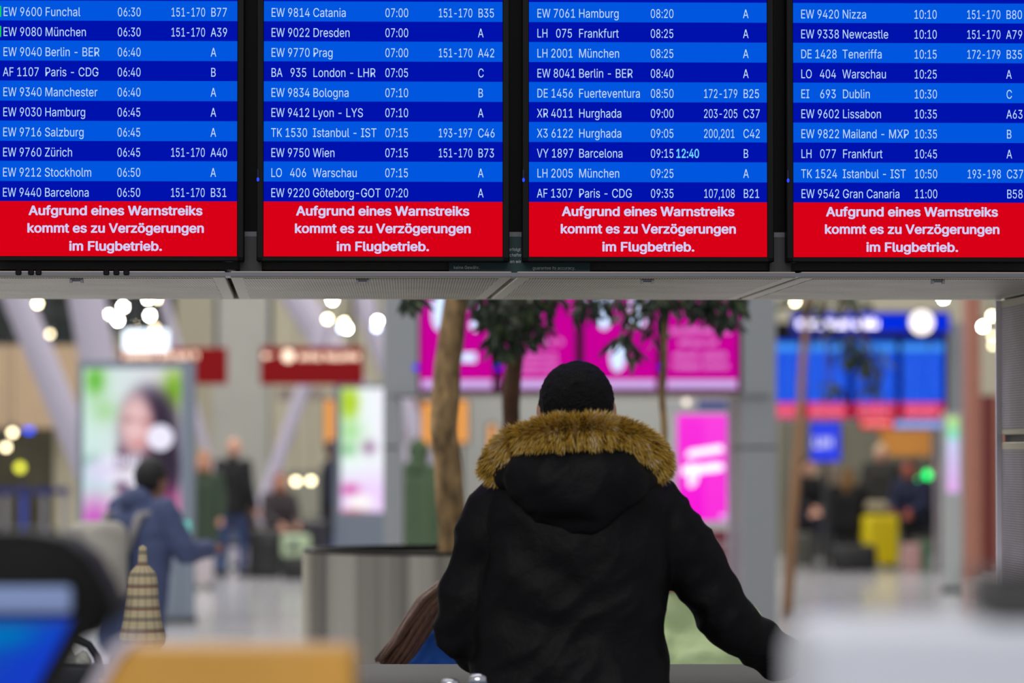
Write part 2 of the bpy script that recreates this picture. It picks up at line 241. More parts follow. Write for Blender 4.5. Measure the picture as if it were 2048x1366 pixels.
# ---------------------------------------------------------------- lettering
GLYPHS = {}
for line in """
A|480|16,0 201,509 276,509 463,0 395,0 287,302 264,372 232,478 245,478 213,371 191,302 85,0;110,142 110,199 370,199 370,142
B|456|60,0 60,509 241,509 274,507 304,501 329,491 350,477 367,461 381,442 390,421 396,398 398,374 397,353 393,336 387,320 378,307 368,295 356,286 343,278 329,272 315,267 315,262 331,260 347,254 363,245 378,234 391,220 402,203 411,184 416,161 418,136 416,111 410,88 400,67 386,48 368,31 344,18 317,8 284,2 247,0/125,57 245,57 281,60 309,67 330,80 344,96 353,115 355,137 354,153 350,169 342,184 333,197 320,209 306,218 289,225 269,229 248,231 125,231/125,285 238,285 256,287 273,290 288,296 302,304 314,314 323,326 330,340 335,355 336,372 333,393 326,412 313,429 294,442 270,449 240,452 125,452
C|510|267,-7 225,-3 186,7 150,25 119,49 92,79 70,115 53,157 44,203 40,254 44,305 53,352 70,393 92,429 119,459 150,484 186,501 225,512 267,516 293,514 317,511 340,504 362,496 383,485 402,471 419,456 435,438 448,418 459,397 467,373 473,348 408,348 404,365 397,380 389,395 380,407 369,418 357,428 344,437 330,444 315,449 300,453 284,455 267,456 237,453 209,445 184,432 161,414 141,391 125,364 113,332 106,295 103,254 106,213 113,177 125,145 141,117 161,94 184,76 210,63 237,56 267,53 284,54 300,56 315,60 330,65 344,72 357,81 369,90 380,102 389,114 397,128 404,144 408,160 473,160 467,135 459,112 448,91 435,71 420,53 402,38 383,24 363,13 341,5 317,-2 293,-6
D|502|219,0 96,0 96,57 215,57 254,60 288,68 318,81 343,99 363,122 379,149 390,181 397,216 399,255 397,294 390,329 379,361 364,388 344,410 320,428 291,441 258,449 221,452 93,452 93,509 225,509 273,505 315,495 353,478 385,455 412,426 433,391 449,351 458,306 462,255 458,205 449,159 433,119 411,83 384,54 351,31 312,14 268,3;125,509 125,0 60,0 60,509
E|419|60,0 60,509 372,509 372,452 125,452 125,286 355,286 355,229 125,229 125,57 375,57 375,0
F|410|60,0 60,509 369,509 369,452 125,452 125,278 346,278 346,221 125,221 125,0
G|520|269,-7 225,-3 185,7 149,25 118,49 91,79 69,116 53,157 43,203 40,254 43,305 53,352 69,393 91,429 117,459 149,484 184,501 223,512 265,516 291,514 316,510 340,504 363,494 384,483 403,469 421,453 436,436 449,416 460,395 468,373 474,349 408,349 402,365 395,379 387,393 378,406 368,417 356,427 344,436 330,443 315,448 300,453 283,455 265,456 236,453 209,445 183,432 160,414 141,392 125,364 113,332 106,295 103,254 106,213 113,177 125,145 141,117 161,95 184,76 210,63 238,56 269,53 296,55 322,61 345,71 365,85 382,102 396,123 407,147 413,173 415,202 434,199 283,199 283,256 478,256 478,200 475,160 466,124 451,91 431,62 406,38 377,19 344,5 308,-4
H|517|60,0 60,509 125,509 125,289 392,289 392,509 457,509 457,0 392,0 392,232 125,232 125,0
I|300|31,0 31,57 118,57 118,452 31,452 31,509 269,509 269,452 183,452 183,57 269,57 269,0
K|467|104,145 104,216 139,261 174,303 212,344 364,509 448,509 231,276 228,276;60,0 60,509 125,509 125,334 124,225 125,193 125,0;372,0 188,259 228,309 449,0
L|393|60,0 60,509 125,509 125,57 361,57 361,0
M|628|60,0 60,509 152,509 277,187 287,159 299,123 311,84 322,49 307,49 318,83 330,121 342,158 352,187 476,509 568,509 568,0 504,0 504,291 504,327 505,369 506,413 507,457 513,457 498,409 482,363 467,322 456,291 342,0 286,0 170,291 159,321 145,361 129,408 112,457 119,457 120,416 121,372 122,328 122,291 122,0
N|523|60,0 60,509 136,509 343,183 363,151 388,107 414,55 405,54 401,108 399,157 399,195 399,509 463,509 463,0 387,0 202,290 177,331 148,381 108,452 119,454 122,384 124,328 125,291 125,0
O|533|267,-7 225,-3 186,7 150,25 119,49 92,79 70,115 53,157 44,203 40,254 44,305 53,352 70,393 92,429 119,459 150,484 186,501 225,512 267,516 309,512 348,501 384,484 415,459 442,429 464,393 480,352 490,305 493,254 490,203 480,157 464,115 442,79 415,49 384,25 348,7 309,-3/267,53 296,55 324,63 349,76 372,94 392,116 408,144 420,176 428,213 430,254 428,295 420,332 408,365 392,392 372,415 349,433 324,446 296,453 267,456 237,453 210,445 184,433 161,415 142,392 125,364 113,332 106,295 103,254 106,213 113,176 125,144 142,117 161,94 184,76 210,63 237,55
P|445|60,0 60,509 235,509 272,506 305,499 332,487 356,471 375,452 390,430 400,404 407,377 409,348 407,318 400,291 390,265 375,243 356,223 332,207 305,195 272,188 235,186 109,186 109,242 233,242 257,244 279,248 297,256 312,266 324,279 333,294 339,310 343,328 344,348 343,367 339,385 333,402 324,416 312,428 297,439 279,446 257,451 232,452 125,452 125,0
R|449|60,0 60,509 236,509 273,506 305,500 333,489 356,473 376,455 390,433 401,408 407,381 409,352 407,323 401,296 390,271 376,250 356,232 333,217 305,206 273,200 236,198 96,198 96,255 234,255 258,256 280,260 298,267 313,276 325,287 334,300 340,316 344,333 345,352 344,371 340,389 334,405 325,419 313,430 298,440 279,446 258,451 233,452 125,452 125,0;353,0 230,229 303,229 428,0
S|447|224,-9 188,-7 156,-1 128,9 102,23 81,40 64,60 51,83 42,109 38,137 104,137 108,118 114,102 123,88 136,76 150,66 166,59 185,53 204,50 224,49 246,50 267,54 286,60 303,69 317,79 329,92 338,106 344,122 346,139 344,154 340,168 332,179 322,189 310,197 296,205 245,222 184,239 145,253 112,269 86,289 67,313 56,341 52,372 54,400 62,425 75,448 92,468 113,484 138,498 165,508 195,514 227,516 259,514 289,508 316,498 340,484 360,468 377,449 390,427 398,403 401,378 337,378 332,402 320,421 302,437 280,449 254,456 225,459 204,457 185,454 167,448 152,440 139,430 129,418 121,405 117,391 115,376 117,359 122,345 131,334 142,324 155,315 169,308 212,293 264,279 312,264 328,256 344,248 359,238 372,226 384,213 395,198 402,180 407,161 408,139 406,112 399,87 386,64 370,43 349,25 323,11 294,0 261,-7
T|449|32,452 32,509 417,509 417,452 257,452 257,0 193,0 193,452
V|480|204,0 16,509 84,509 192,206 215,137 248,31 235,31 267,138 290,206 395,509 463,509 278,0
W|686|155,0 16,509 82,509 163,196 175,145 187,94 197,40 189,40 200,94 211,145 224,196 306,509 380,509 462,196 474,145 486,94 497,40 488,40 499,94 510,145 523,196 603,509 670,509 530,0 455,0 368,323 351,391 336,475 350,475 335,395 318,323 230,0
X|474|18,0 217,284 217,236 29,509 104,509 178,400 204,361 223,329 243,292 232,292 252,329 272,361 298,400 374,509 446,509 259,239 259,287 456,0 382,0 292,129 268,165 250,195 230,231 244,231 225,196 206,166 182,129 91,0
Y|472|203,0 203,208 16,509 91,509 192,344 222,292 250,230 224,230 251,293 280,344 381,509 455,509 268,208 268,0
Z|438|42,0 42,46 273,385 306,431 341,476 348,454 285,452 223,452 40,452 40,509 397,509 397,462 169,129 134,81 97,33 90,54 152,57 214,57 399,57 399,0
a|389|160,-9 137,-7 115,-3 94,5 76,15 60,29 48,45 38,63 32,84 30,108 32,128 36,146 43,161 53,174 64,184 78,193 92,200 108,206 125,211 178,220 234,227 247,229 257,231 265,235 271,240 274,246 276,255 276,257 275,272 272,285 267,297 260,307 251,315 240,322 227,327 212,330 196,331 178,330 163,327 149,322 137,316 127,309 118,301 110,292 104,283 100,274 41,291 51,313 64,331 79,346 95,358 114,368 133,375 153,380 173,383 194,384 239,379 255,375 271,369 286,360 300,350 312,336 322,320 330,301 335,278 337,251 337,0 277,0 277,52 272,52 252,25 242,16 229,8 215,1 199,-4 181,-7/170,45 192,47 211,51 228,59 242,68 254,80 263,93 270,108 274,122 276,138 276,190 259,182 231,176 200,171 175,168 134,159 122,153 112,147 103,139 97,130 93,118 92,105 93,93 96,82 102,72 109,64 119,57 130,52 142,48 156,46
b|424|229,-8 208,-7 189,-3 172,4 159,12 147,21 138,31 118,59 112,59 112,0 53,0 53,509 114,509 114,319 118,319 137,346 147,355 158,364 171,373 188,379 207,383 229,384 259,382 287,374 313,361 335,342 354,320 370,293 381,261 388,227 390,189 388,151 381,116 370,84 355,57 336,34 313,16 288,3 260,-6/220,47 242,49 262,55 279,66 294,80 306,97 316,117 323,139 327,163 328,189 327,215 323,239 316,261 307,281 295,298 280,311 262,322 243,328 220,330 198,328 178,322 161,312 147,299 134,282 125,263 118,241 114,216 113,189 114,162 118,138 125,115 135,95 147,78 162,65 179,55 198,49
c|396|207,-8 174,-5 144,3 117,16 93,35 72,58 56,85 44,116 37,150 34,187 37,225 44,260 56,291 72,318 93,341 117,360 144,374 174,382 207,384 226,384 243,381 260,377 276,371 291,364 305,356 318,346 330,335 340,322 349,308 356,293 362,277 303,262 290,289 270,311 242,325 207,330 184,328 163,321 145,310 130,296 118,278 108,258 102,236 98,212 96,187 98,163 102,139 108,117 118,97 130,80 145,66 163,55 184,49 207,46 243,52 271,66 292,89 304,117 363,102 357,86 350,70 341,56 331,43 319,32 306,21 292,12 277,5 261,-1 244,-5 226,-7
d|424|195,-8 165,-6 137,3 111,16 89,34 70,57 55,84 43,116 36,151 34,189 36,227 43,261 55,293 70,320 89,342 112,361 137,374 165,382 196,384 218,383 237,379 253,373 267,364 278,355 287,346 306,319 311,319 311,509 372,509 372,0 313,0 313,59 307,59 287,31 277,21 266,12 252,4 236,-3 217,-7/205,47 226,49 246,55 263,65 278,78 290,95 299,115 306,138 310,162 312,189 310,216 306,241 300,263 290,282 278,299 263,312 246,322 227,328 205,330 182,328 162,322 145,311 130,298 118,281 108,261 102,239 98,215 96,189 98,163 102,139 109,117 118,97 130,80 145,66 162,55 182,49
e|404|212,-8 177,-5 145,3 117,16 92,35 72,58 56,85 44,116 37,150 34,187 36,224 44,258 55,290 71,317 91,340 115,359 142,373 172,382 205,384 226,383 246,380 266,374 285,366 303,355 319,341 334,324 347,305 357,282 365,256 370,227 371,194 371,169 75,169 75,221 338,221 310,202 308,226 304,248 298,269 288,286 277,301 263,314 246,323 227,328 205,330 183,328 164,323 146,313 131,301 119,286 109,270 102,251 97,231 96,211 96,178 98,151 102,127 110,106 121,88 135,73 151,61 169,53 190,48 212,46 227,47 241,49 254,53 265,58 276,65 285,73 294,82 300,93 306,105 365,91 358,72 348,55 335,39 320,26 302,14 283,4 261,-3 237,-7
f|254|228,379 228,327 6,327 6,379;81,0 81,432 82,452 87,470 96,486 107,499 120,510 135,519 152,525 169,529 187,530 222,527 243,521 227,468 215,472 195,474 178,472 164,468 154,460 147,449 143,435 142,419 142,0
g|425|207,-151 180,-149 156,-146 134,-140 114,-132 97,-122 82,-110 70,-97 59,-84 51,-69 101,-41 122,-66 131,-74 142,-82 154,-88 169,-93 187,-96 207,-97 236,-95 261,-87 282,-75 298,-58 308,-34 311,-6 311,68 306,68 287,41 277,32 266,23 252,16 236,10 217,6 195,5 165,7 138,14 113,27 90,43 71,65 55,90 43,120 36,154 34,191 36,229 43,263 55,293 71,320 90,342 112,361 138,374 166,382 196,384 218,383 237,379 253,373 267,365 279,356 288,346 308,319 313,319 313,379 372,379 372,-9 370,-40 363,-67 350,-90 334,-109 314,-124 291,-136 265,-144 237,-149/205,59 227,61 246,66 264,75 278,87 290,103 300,121 307,142 311,166 312,193 311,219 307,242 300,264 291,283 279,299 264,312 247,322 227,328 205,330 182,328 163,322 145,312 130,298 118,282 109,262 102,241 98,218 96,193 98,167 102,144 109,123 118,104 131,88 145,76 163,66 183,61
h|410|114,227 114,0 53,0 53,509 114,509 114,287 102,287 116,319 132,344 152,362 175,374 200,382 227,384 252,383 275,377 295,369 313,356 328,340 341,321 350,298 355,271 357,240 357,0 296,0 296,235 293,263 286,286 273,304 256,318 235,326 210,329 192,328 176,324 161,317 147,308 136,297 126,283 119,266 115,248
i|167|53,0 53,379 114,379 114,0;84,443 73,444 63,448 54,455 47,463 43,472 41,483 43,494 47,504 54,512 63,518 73,522 84,524 95,522 105,518 114,512 121,504 125,494 126,483 125,472 121,463 114,455 105,448 95,444
k|381|110,137 110,212 121,212 284,379 360,379 184,199 177,199;53,0 53,509 114,509 114,0;294,0 148,186 191,229 372,0
l|189|139,-2 112,0 91,8 74,20 62,37 55,59 53,84 53,509 114,509 114,99 114,83 117,71 120,62 126,57 135,53 146,52 160,53 170,54 181,3 162,-1
m|610|53,0 53,379 112,379 112,295 108,295 114,314 122,331 132,346 144,358 158,368 172,376 187,382 203,385 219,386 245,383 268,375 287,361 303,342 314,320 321,295 312,295 318,312 326,329 337,343 350,356 364,366 381,375 398,381 417,385 437,386 458,385 478,380 497,372 514,361 529,346 541,328 550,307 555,283 557,255 557,0 496,0 496,254 493,279 485,298 473,313 456,323 438,329 419,330 402,329 387,326 374,320 363,312 353,302 345,290 340,277 336,263 335,247 335,0 274,0 274,260 272,280 265,297 253,311 238,322 220,328 199,330 185,329 171,326 158,320 145,312 135,302 126,289 119,274 115,257 114,238 114,0
n|410|114,227 114,0 53,0 53,379 112,379 112,287 102,287 116,319 132,344 152,362 175,374 200,382 227,384 252,383 275,377 295,369 313,356 328,340 341,321 350,298 355,271 357,240 357,0 296,0 296,235 293,263 286,286 273,304 256,318 235,326 210,329 192,328 176,324 161,317 147,308 136,297 126,283 119,266 115,248
o|415|207,-8 174,-5 144,3 117,16 93,35 72,58 56,85 44,116 37,150 34,187 37,225 44,260 56,291 72,318 93,341 117,360 144,374 174,382 207,384 241,382 271,374 299,360 323,341 343,318 359,291 371,260 379,225 381,187 379,150 371,116 359,85 343,58 323,35 299,16 271,3 241,-5/207,46 231,49 252,55 270,66 285,80 298,97 307,117 314,139 318,163 319,187 318,212 314,236 307,258 298,278 285,296 270,310 252,321 231,328 207,330 184,328 163,321 145,310 130,296 118,278 108,258 102,236 98,212 96,187 98,163 102,139 108,117 118,97 130,80 145,66 163,55 184,49
r|259|53,0 53,379 112,379 112,321 115,321 124,339 137,354 152,367 171,377 191,383 213,385 229,384 243,384 243,322 230,324 207,326 190,324 174,321 159,315 146,306 135,296 126,284 119,269 115,254 114,237 114,0
s|365|182,-8 157,-7 133,-3 112,3 93,12 76,24 62,38 50,54 41,73 36,94 94,107 101,87 111,72 124,60 141,52 160,47 181,45 206,47 227,53 244,62 258,74 265,88 268,103 266,115 262,126 254,136 243,144 229,150 212,155 149,170 118,180 92,192 72,208 58,227 50,249 47,274 49,295 55,314 65,332 79,347 95,360 115,370 137,378 161,383 187,384 212,383 234,379 254,372 271,363 286,352 299,339 309,324 318,308 324,290 268,277 262,291 254,304 243,316 228,325 210,331 187,333 166,331 147,326 131,317 119,305 111,292 109,277 110,264 115,253 124,243 136,235 152,229 172,223 229,209 261,200 287,187 306,171 320,153 328,131 331,107 329,85 323,65 312,47 298,31 281,18 260,6 236,-2 210,-7
t|227|204,379 204,327 6,327 6,379;65,471 126,471 126,98 127,83 130,70 136,61 144,55 156,51 170,50 185,51 202,54 213,2 192,-3 168,-4 138,-1 113,7 92,21 77,41 68,64 65,93
u|410|182,-5 158,-3 135,2 115,11 97,23 82,39 69,59 60,82 54,109 53,139 53,379 114,379 114,144 116,117 124,94 137,75 154,61 175,53 200,50 218,51 234,55 249,62 263,71 274,83 283,97 290,113 295,132 296,153 296,379 357,379 357,0 298,0 298,92 307,92 294,60 277,35 257,17 234,5 209,-3
v|389|163,0 17,379 84,379 165,155 187,87 206,21 184,21 203,87 224,155 305,379 371,379 226,0
w|567|138,0 23,379 87,379 133,214 154,137 175,41 165,41 186,135 206,214 252,379 316,379 362,214 382,136 402,41 391,41 413,135 434,214 480,379 545,379 429,0 368,0 319,172 305,225 291,280 277,338 291,338 277,280 263,225 248,172 199,0
y|389|47,-139 61,-86 71,-87 83,-89 94,-90 104,-89 113,-86 122,-81 130,-74 138,-64 145,-51 151,-36 163,-1 17,379 84,379 165,155 187,87 206,21 184,21 202,87 224,155 305,379 371,379 204,-58 196,-77 187,-93 177,-107 165,-119 153,-128 139,-136 125,-141 109,-144 91,-145 65,-143
z|380|42,0 42,46 254,320 254,323 48,323 48,379 333,379 333,331 126,60 126,56 339,56 339,0
ä|389|160,-9 137,-7 115,-3 94,5 76,15 60,29 48,45 38,63 32,84 30,108 32,128 36,146 43,161 53,174 64,184 78,193 92,200 108,206 125,211 178,220 234,227 247,229 257,231 265,235 271,240 274,246 276,255 276,257 275,272 272,285 267,297 260,307 251,315 240,322 227,327 212,330 196,331 178,330 163,327 149,322 137,316 127,309 118,301 110,292 104,283 100,274 41,291 51,313 64,331 79,346 95,358 114,368 133,375 153,380 173,383 194,384 239,379 255,375 271,369 286,360 300,350 312,336 322,320 330,301 335,278 337,251 337,0 277,0 277,52 272,52 252,25 242,16 229,8 215,1 199,-4 181,-7/170,45 192,47 211,51 228,59 242,68 254,80 263,93 270,108 274,122 276,138 276,190 259,182 231,176 200,171 175,168 134,159 122,153 112,147 103,139 97,130 93,118 92,105 93,93 96,82 102,72 109,64 119,57 130,52 142,48 156,46;261,443 251,444 241,448 233,455 226,463 222,472 221,483 222,494 226,503 233,512 241,518 251,522 261,523 272,522 281,518 290,512 296,503 300,494 301,483 300,472 296,463 290,455 281,448 272,444;117,443 107,444 97,448 89,455 82,463 78,472 77,483 78,494 82,503 89,512 97,518 107,522 117,523 128,522 138,518 146,512 152,503 156,494 158,483 156,472 152,463 146,455 138,448 128,444
ö|415|207,-8 174,-5 144,3 117,16 93,35 72,58 56,85 44,116 37,150 34,187 37,225 44,260 56,291 72,318 93,341 117,360 144,374 174,382 207,384 241,382 271,374 299,360 323,341 343,318 359,291 371,260 379,225 381,187 379,150 371,116 359,85 343,58 323,35 299,16 271,3 241,-5/207,46 231,49 252,55 270,66 285,80 298,97 307,117 314,139 318,163 319,187 318,212 314,236 307,258 298,278 285,296 270,310 252,321 231,328 207,330 184,328 163,321 145,310 130,296 118,278 108,258 102,236 98,212 96,187 98,163 102,139 108,117 118,97 130,80 145,66 163,55 184,49;279,443 269,444 259,448 251,455 244,463 240,472 239,483 240,494 244,503 251,512 259,518 269,522 279,523 290,522 299,518 308,512 314,503 318,494 320,483 318,472 314,463 308,455 299,448 290,444;136,443 125,444 115,448 107,455 100,463 96,472 95,483 96,494 100,503 107,512 115,518 125,522 136,523 146,522 156,518 164,512 171,503 175,494 176,483 175,472 171,463 164,455 156,448 146,444
ü|410|182,-5 158,-3 135,2 115,11 97,23 82,39 69,59 60,82 54,109 53,139 53,379 114,379 114,144 116,117 124,94 137,75 154,61 175,53 200,50 218,51 234,55 249,62 263,71 274,83 283,97 290,113 295,132 296,153 296,379 357,379 357,0 298,0 298,92 307,92 294,60 277,35 257,17 234,5 209,-3;277,443 266,444 257,448 248,455 242,463 238,472 236,483 238,494 242,503 248,512 257,518 266,522 277,523 287,522 297,518 305,512 312,503 316,494 317,483 316,472 312,463 305,455 297,448 287,444;133,443 123,444 113,448 104,455 98,463 94,472 93,483 94,494 98,503 104,512 113,518 123,522 133,523 144,522 153,518 162,512 168,503 172,494 173,483 172,472 168,463 162,455 153,448 144,444
0|453|227,-7 191,-3 158,7 130,24 105,48 85,77 69,113 57,155 50,202 48,254 50,306 57,353 69,395 85,431 106,461 130,484 159,502 191,512 227,516 262,512 295,502 323,484 348,461 368,431 384,395 396,353 403,306 405,254 403,202 396,155 384,113 368,77 348,48 323,24 295,7 263,-3/227,50 250,52 271,60 290,74 306,92 320,116 330,144 338,176 342,213 344,254 342,295 338,332 330,365 320,393 306,416 290,435 271,449 250,457 227,460 203,457 182,449 163,435 147,416 134,393 123,365 115,332 111,295 109,254 111,213 115,176 123,144 134,116 147,92 163,74 182,60 203,52
1|453|76,0 76,55 391,55 391,0;276,509 276,0 212,0 212,448 209,448 86,358 86,427 198,509
2|453|64,0 64,47 234,229 282,282 294,298 303,312 311,327 316,341 319,356 320,371 319,389 315,405 308,419 298,431 287,441 273,449 258,455 241,458 224,460 205,458 188,454 172,447 159,438 148,427 139,413 132,398 128,381 127,362 66,362 68,391 75,418 86,442 102,464 121,482 143,496 168,507 196,513 225,516 254,513 281,507 306,497 328,482 346,465 361,445 372,423 379,398 381,372 380,354 377,336 371,318 363,299 351,280 336,259 267,180 153,60 153,57 389,57 389,0
3|453|218,-7 188,-5 159,1 133,10 108,22 88,38 70,57 57,79 48,104 44,132 109,132 112,115 118,100 126,87 137,76 150,66 165,59 182,54 200,51 219,50 239,51 258,55 275,61 291,69 304,80 315,93 323,108 328,125 329,145 328,163 323,180 316,196 306,211 292,223 275,234 254,241 229,246 201,248 157,248 157,299 288,448 288,452 70,452 70,509 372,509 372,461 211,278 211,289 247,290 279,286 308,276 333,262 354,244 371,222 383,198 391,173 393,145 390,116 383,90 370,66 354,45 333,27 309,12 281,2 251,-5
4|453|40,105 40,158 247,509 311,509 109,166 109,163 413,163 413,105;282,0 282,121 282,146 282,318 343,318 343,0
5|453|221,-7 192,-5 165,1 140,11 118,25 99,41 83,60 71,82 63,105 60,130 122,130 125,115 130,102 138,89 148,78 160,68 173,60 188,54 204,51 221,50 241,51 259,56 276,64 291,75 304,89 314,104 322,122 326,141 328,162 326,183 321,203 314,221 303,237 290,251 275,262 257,270 238,275 218,277 201,276 184,273 167,268 152,262 139,255 128,246 67,253 96,509 366,509 366,452 151,452 134,301 136,301 148,311 162,318 178,325 194,330 212,333 229,334 252,332 274,328 294,321 313,311 330,299 345,285 358,269 370,251 379,231 386,210 390,187 391,163 388,132 381,102 369,76 352,52 332,32 309,15 282,3 253,-4
6|453|226,-7 196,-4 168,3 142,15 119,31 100,51 84,74 73,101 66,130 64,162 65,187 71,212 80,239 93,268 112,302 137,340 252,509 322,509 151,261 145,261 151,270 157,279 165,288 174,295 184,302 196,307 208,311 221,313 235,314 265,312 291,305 316,295 337,280 355,262 370,240 380,215 387,187 389,157 387,127 379,98 368,73 352,50 333,30 310,14 284,3 257,-4/226,48 245,50 263,55 279,63 293,73 304,86 314,101 322,119 326,137 327,157 326,178 322,196 314,213 304,228 293,241 279,251 263,259 245,264 226,265 207,264 190,259 174,252 160,241 148,229 138,214 131,197 126,179 125,158 126,138 131,119 138,102 148,86 160,73 174,63 190,55 207,50
7|453|97,0 323,448 323,452 62,452 62,509 391,509 391,449 165,0
8|453|226,-7 193,-5 163,1 136,11 111,25 91,42 74,62 62,84 54,109 52,135 53,156 58,176 65,195 75,212 87,228 101,241 117,252 134,260 153,265 153,267 129,276 109,289 93,308 80,330 73,354 70,380 73,405 79,429 90,450 106,469 124,485 146,498 170,508 197,514 226,516 255,514 282,508 306,498 328,485 346,469 361,450 373,429 379,405 382,380 379,354 372,330 359,308 343,289 323,276 300,267 300,265 319,260 335,252 351,241 365,228 377,212 387,195 395,176 399,156 401,135 398,109 391,84 378,62 362,42 341,25 317,11 289,1 259,-5/226,49 248,50 267,54 285,60 300,69 313,79 323,91 331,106 335,121 337,139 335,157 330,173 322,189 312,202 298,213 283,223 265,230 247,234 226,235 206,234 187,230 169,223 154,213 140,202 130,189 122,173 117,157 115,139 117,121 121,106 129,91 139,79 152,69 167,60 185,54 205,50/226,290 244,291 260,294 274,300 287,308 298,318 307,330 314,344 318,359 319,376 318,392 314,407 308,420 299,432 288,442 275,449 260,455 244,459 226,460 208,459 192,455 177,449 164,442 153,432 145,420 138,407 134,392 133,376 134,359 138,344 145,330 154,318 165,308 178,300 193,294 209,291
9|453|226,516 256,513 285,506 310,494 333,478 352,458 368,434 380,408 387,378 389,347 387,322 382,296 373,270 359,240 340,207 315,168 200,0 130,0 301,248 307,248 302,238 295,229 287,221 278,214 268,207 257,202 245,198 232,195 218,195 188,197 161,203 137,214 116,229 98,247 83,269 72,294 66,321 64,352 66,382 73,411 85,436 101,459 120,479 143,494 168,506 196,513/226,460 207,459 190,454 174,446 160,435 148,423 138,407 131,390 127,372 125,352 127,331 131,313 138,295 148,280 160,268 174,257 190,250 207,245 226,243 245,245 263,249 279,257 293,267 305,280 314,295 322,312 326,330 327,350 326,371 322,390 314,407 305,422 293,435 279,446 263,454 245,459
-|453|337,244 337,188 114,188 114,244
:|188|95,-4 83,-3 73,1 63,9 55,18 51,29 50,41 51,53 55,64 63,73 73,81 83,85 95,87 107,85 118,81 128,73 135,64 140,53 141,41 140,29 135,18 128,9 118,1 107,-3;95,271 83,272 73,277 63,284 55,294 51,304 50,316 51,328 55,339 63,349 73,356 83,360 95,362 107,360 118,356 128,349 135,339 140,328 141,316 140,304 135,294 128,284 118,277 107,272
,|188|38,-119 68,71 137,71 84,-119
.|188|95,-4 83,-3 73,1 63,9 55,18 51,29 50,41 51,53 55,64 63,73 73,81 83,85 95,87 107,85 118,81 128,73 135,64 140,53 141,41 140,29 135,18 128,9 118,1 107,-3
""".strip('\n').split('\n'):
    ch, adv, body = line.split('|')
    GLYPHS[ch] = (int(adv), [[[tuple(map(int, q.split(','))) for q in ring.split(' ')] for ring in g.split('/')] for g in body.split(';')])
CAP = 509.0
def text_width(t): return sum(188 if c == ' ' else GLYPHS[c][0] for c in t) / CAP
def letters(mb, t, x, z, cap, xs=1.0, bold=0.0, align='l', y=0.0):
    """write t as flat faces in the x-z plane; z = baseline, cap = height of the capitals"""
    w = text_width(t) * cap * xs
    if align == 'c': x -= w / 2
    if align == 'r': x -= w
    s = cap / CAP
    for c in t:
        if c == ' ': x += 188 * s * xs; continue
        adv, groups = GLYPHS[c]
        for g in groups:
            rings = []
            sgn = None
            for ring in g:
                if sgn is None:
                    a = sum(ring[i - 1][0] * ring[i][1] - ring[i][0] * ring[i - 1][1] for i in range(len(ring)))
                    sgn = 1 if a > 0 else -1
                rings.append(ring)
            vv = [[Vector((p[0], p[1], 0)) for p in r] for r in rings]
            flat = [p for r in vv for p in r]
            tris = tessellate_polygon(vv)
            strikes = [(0, 0)] if bold < 5 else [(bold * cos(a * pi / 4), bold * .7 * sin(a * pi / 4)) for a in range(8)]
            for ox, oy in strikes:            # heavy lettering: the same shape struck round a small circle
                bv = [mb.bm.verts.new((x + (p.x + ox) * s * xs, y, z + (p.y + oy) * s)) for p in flat]
                for tri in tris: mb.bm.faces.new([bv[i] for i in tri])
        x += adv * s * xs
    return w
def scribble(mb, x0, x1, z0, z1, y=0.0, seed=1, fill=0.75):
    """a line of lettering too far away to be read: upright strokes grouped in words"""
    r = random.Random(seed); h = z1 - z0; x = x0
    while x < x1 - h * 0.2:
        for _ in range(r.randint(4, 9)):
            w = h * r.uniform(0.45, 0.7)
            if x + w > x1: break
            st = h * 0.17; top = z1 if r.random() < 0.35 else z0 + h * 0.75
            mb.rect(x, x + st, z0, top, y); mb.rect(x + w - st, x + w, z0, z0 + h * 0.75, y)
            zc_ = z0 + h * r.choice((0, 0.3, 0.6)); mb.rect(x + st, x + w - st, zc_, zc_ + st, y)
            x += w + h * 0.15
        x += h * 0.4

# ================================================================= SETTING
YAW = 0.027; SHEAR = -0.028
M_FLOOR = mat('polished_stone_floor', (186, 186, 190), rough=0.14, var=0.10, scale=3.0)
fl = MB().box(-60, 60, -6, 66, -0.2, 0).build('floor', M_FLOOR); tag(fl, kind='structure')
jb = MB()
for k in range(-12, 14): jb.box(k * 1.2 - 0.003, k * 1.2 + 0.003, 12, 60, 0, 0.0015)
for k in range(10, 50): jb.box(-14, 15, k * 1.2 - 0.003, k * 1.2 + 0.003, 0, 0.0015)
fj = jb.build('floor_joint', mat('floor_joint', (128, 128, 130), 0.7), fl, kind='stuff')

def strip(x0, x1, y0, y1, Y, dep=0.4):
    """box whose front face covers the photo's rectangle at distance Y; returns bounds"""
    return xx(x0, Y), xx(x1, Y), Y, Y + dep, zz(y1, Y), zz(y0, Y)
wb = MB().box(-60, 60, 64, 64.4, 0, 14).build('wall_back', mat('cream_wall', (196, 190, 168), 0.8, var=0.04, scale=0.4)); tag(wb, kind='structure')
def struct(name, m, x0, x1, y0, y1, Y, dep=0.4, z0=None, z1=None, bevel=0.0):
    a = list(strip(x0, x1, y0, y1, Y, dep))
    if z0 is not None: a[4] = z0
    if z1 is not None: a[5] = z1
    return tag(MB().box(*a, bevel).build(name, m), kind='structure')
M_CONC = mat('light_concrete', (158, 158, 152), 0.85, var=0.05, scale=2)
struct('wall_pillar', M_CONC, 425, 536, 0, 0, 60, 0.9, 0, 14)
M_BEI = mat('beige_panel', (176, 152, 124), 0.8, var=0.05, scale=1.5)
bal = struct('wall_left', M_BEI, -260, 168, 690, 856, 57, 1.2)
struct('wall_left_end', mat('cream_paint', (190, 184, 160), 0.8), 108, 168, 0, 0, 58.4, 0.5, 0, zz(856, 57))
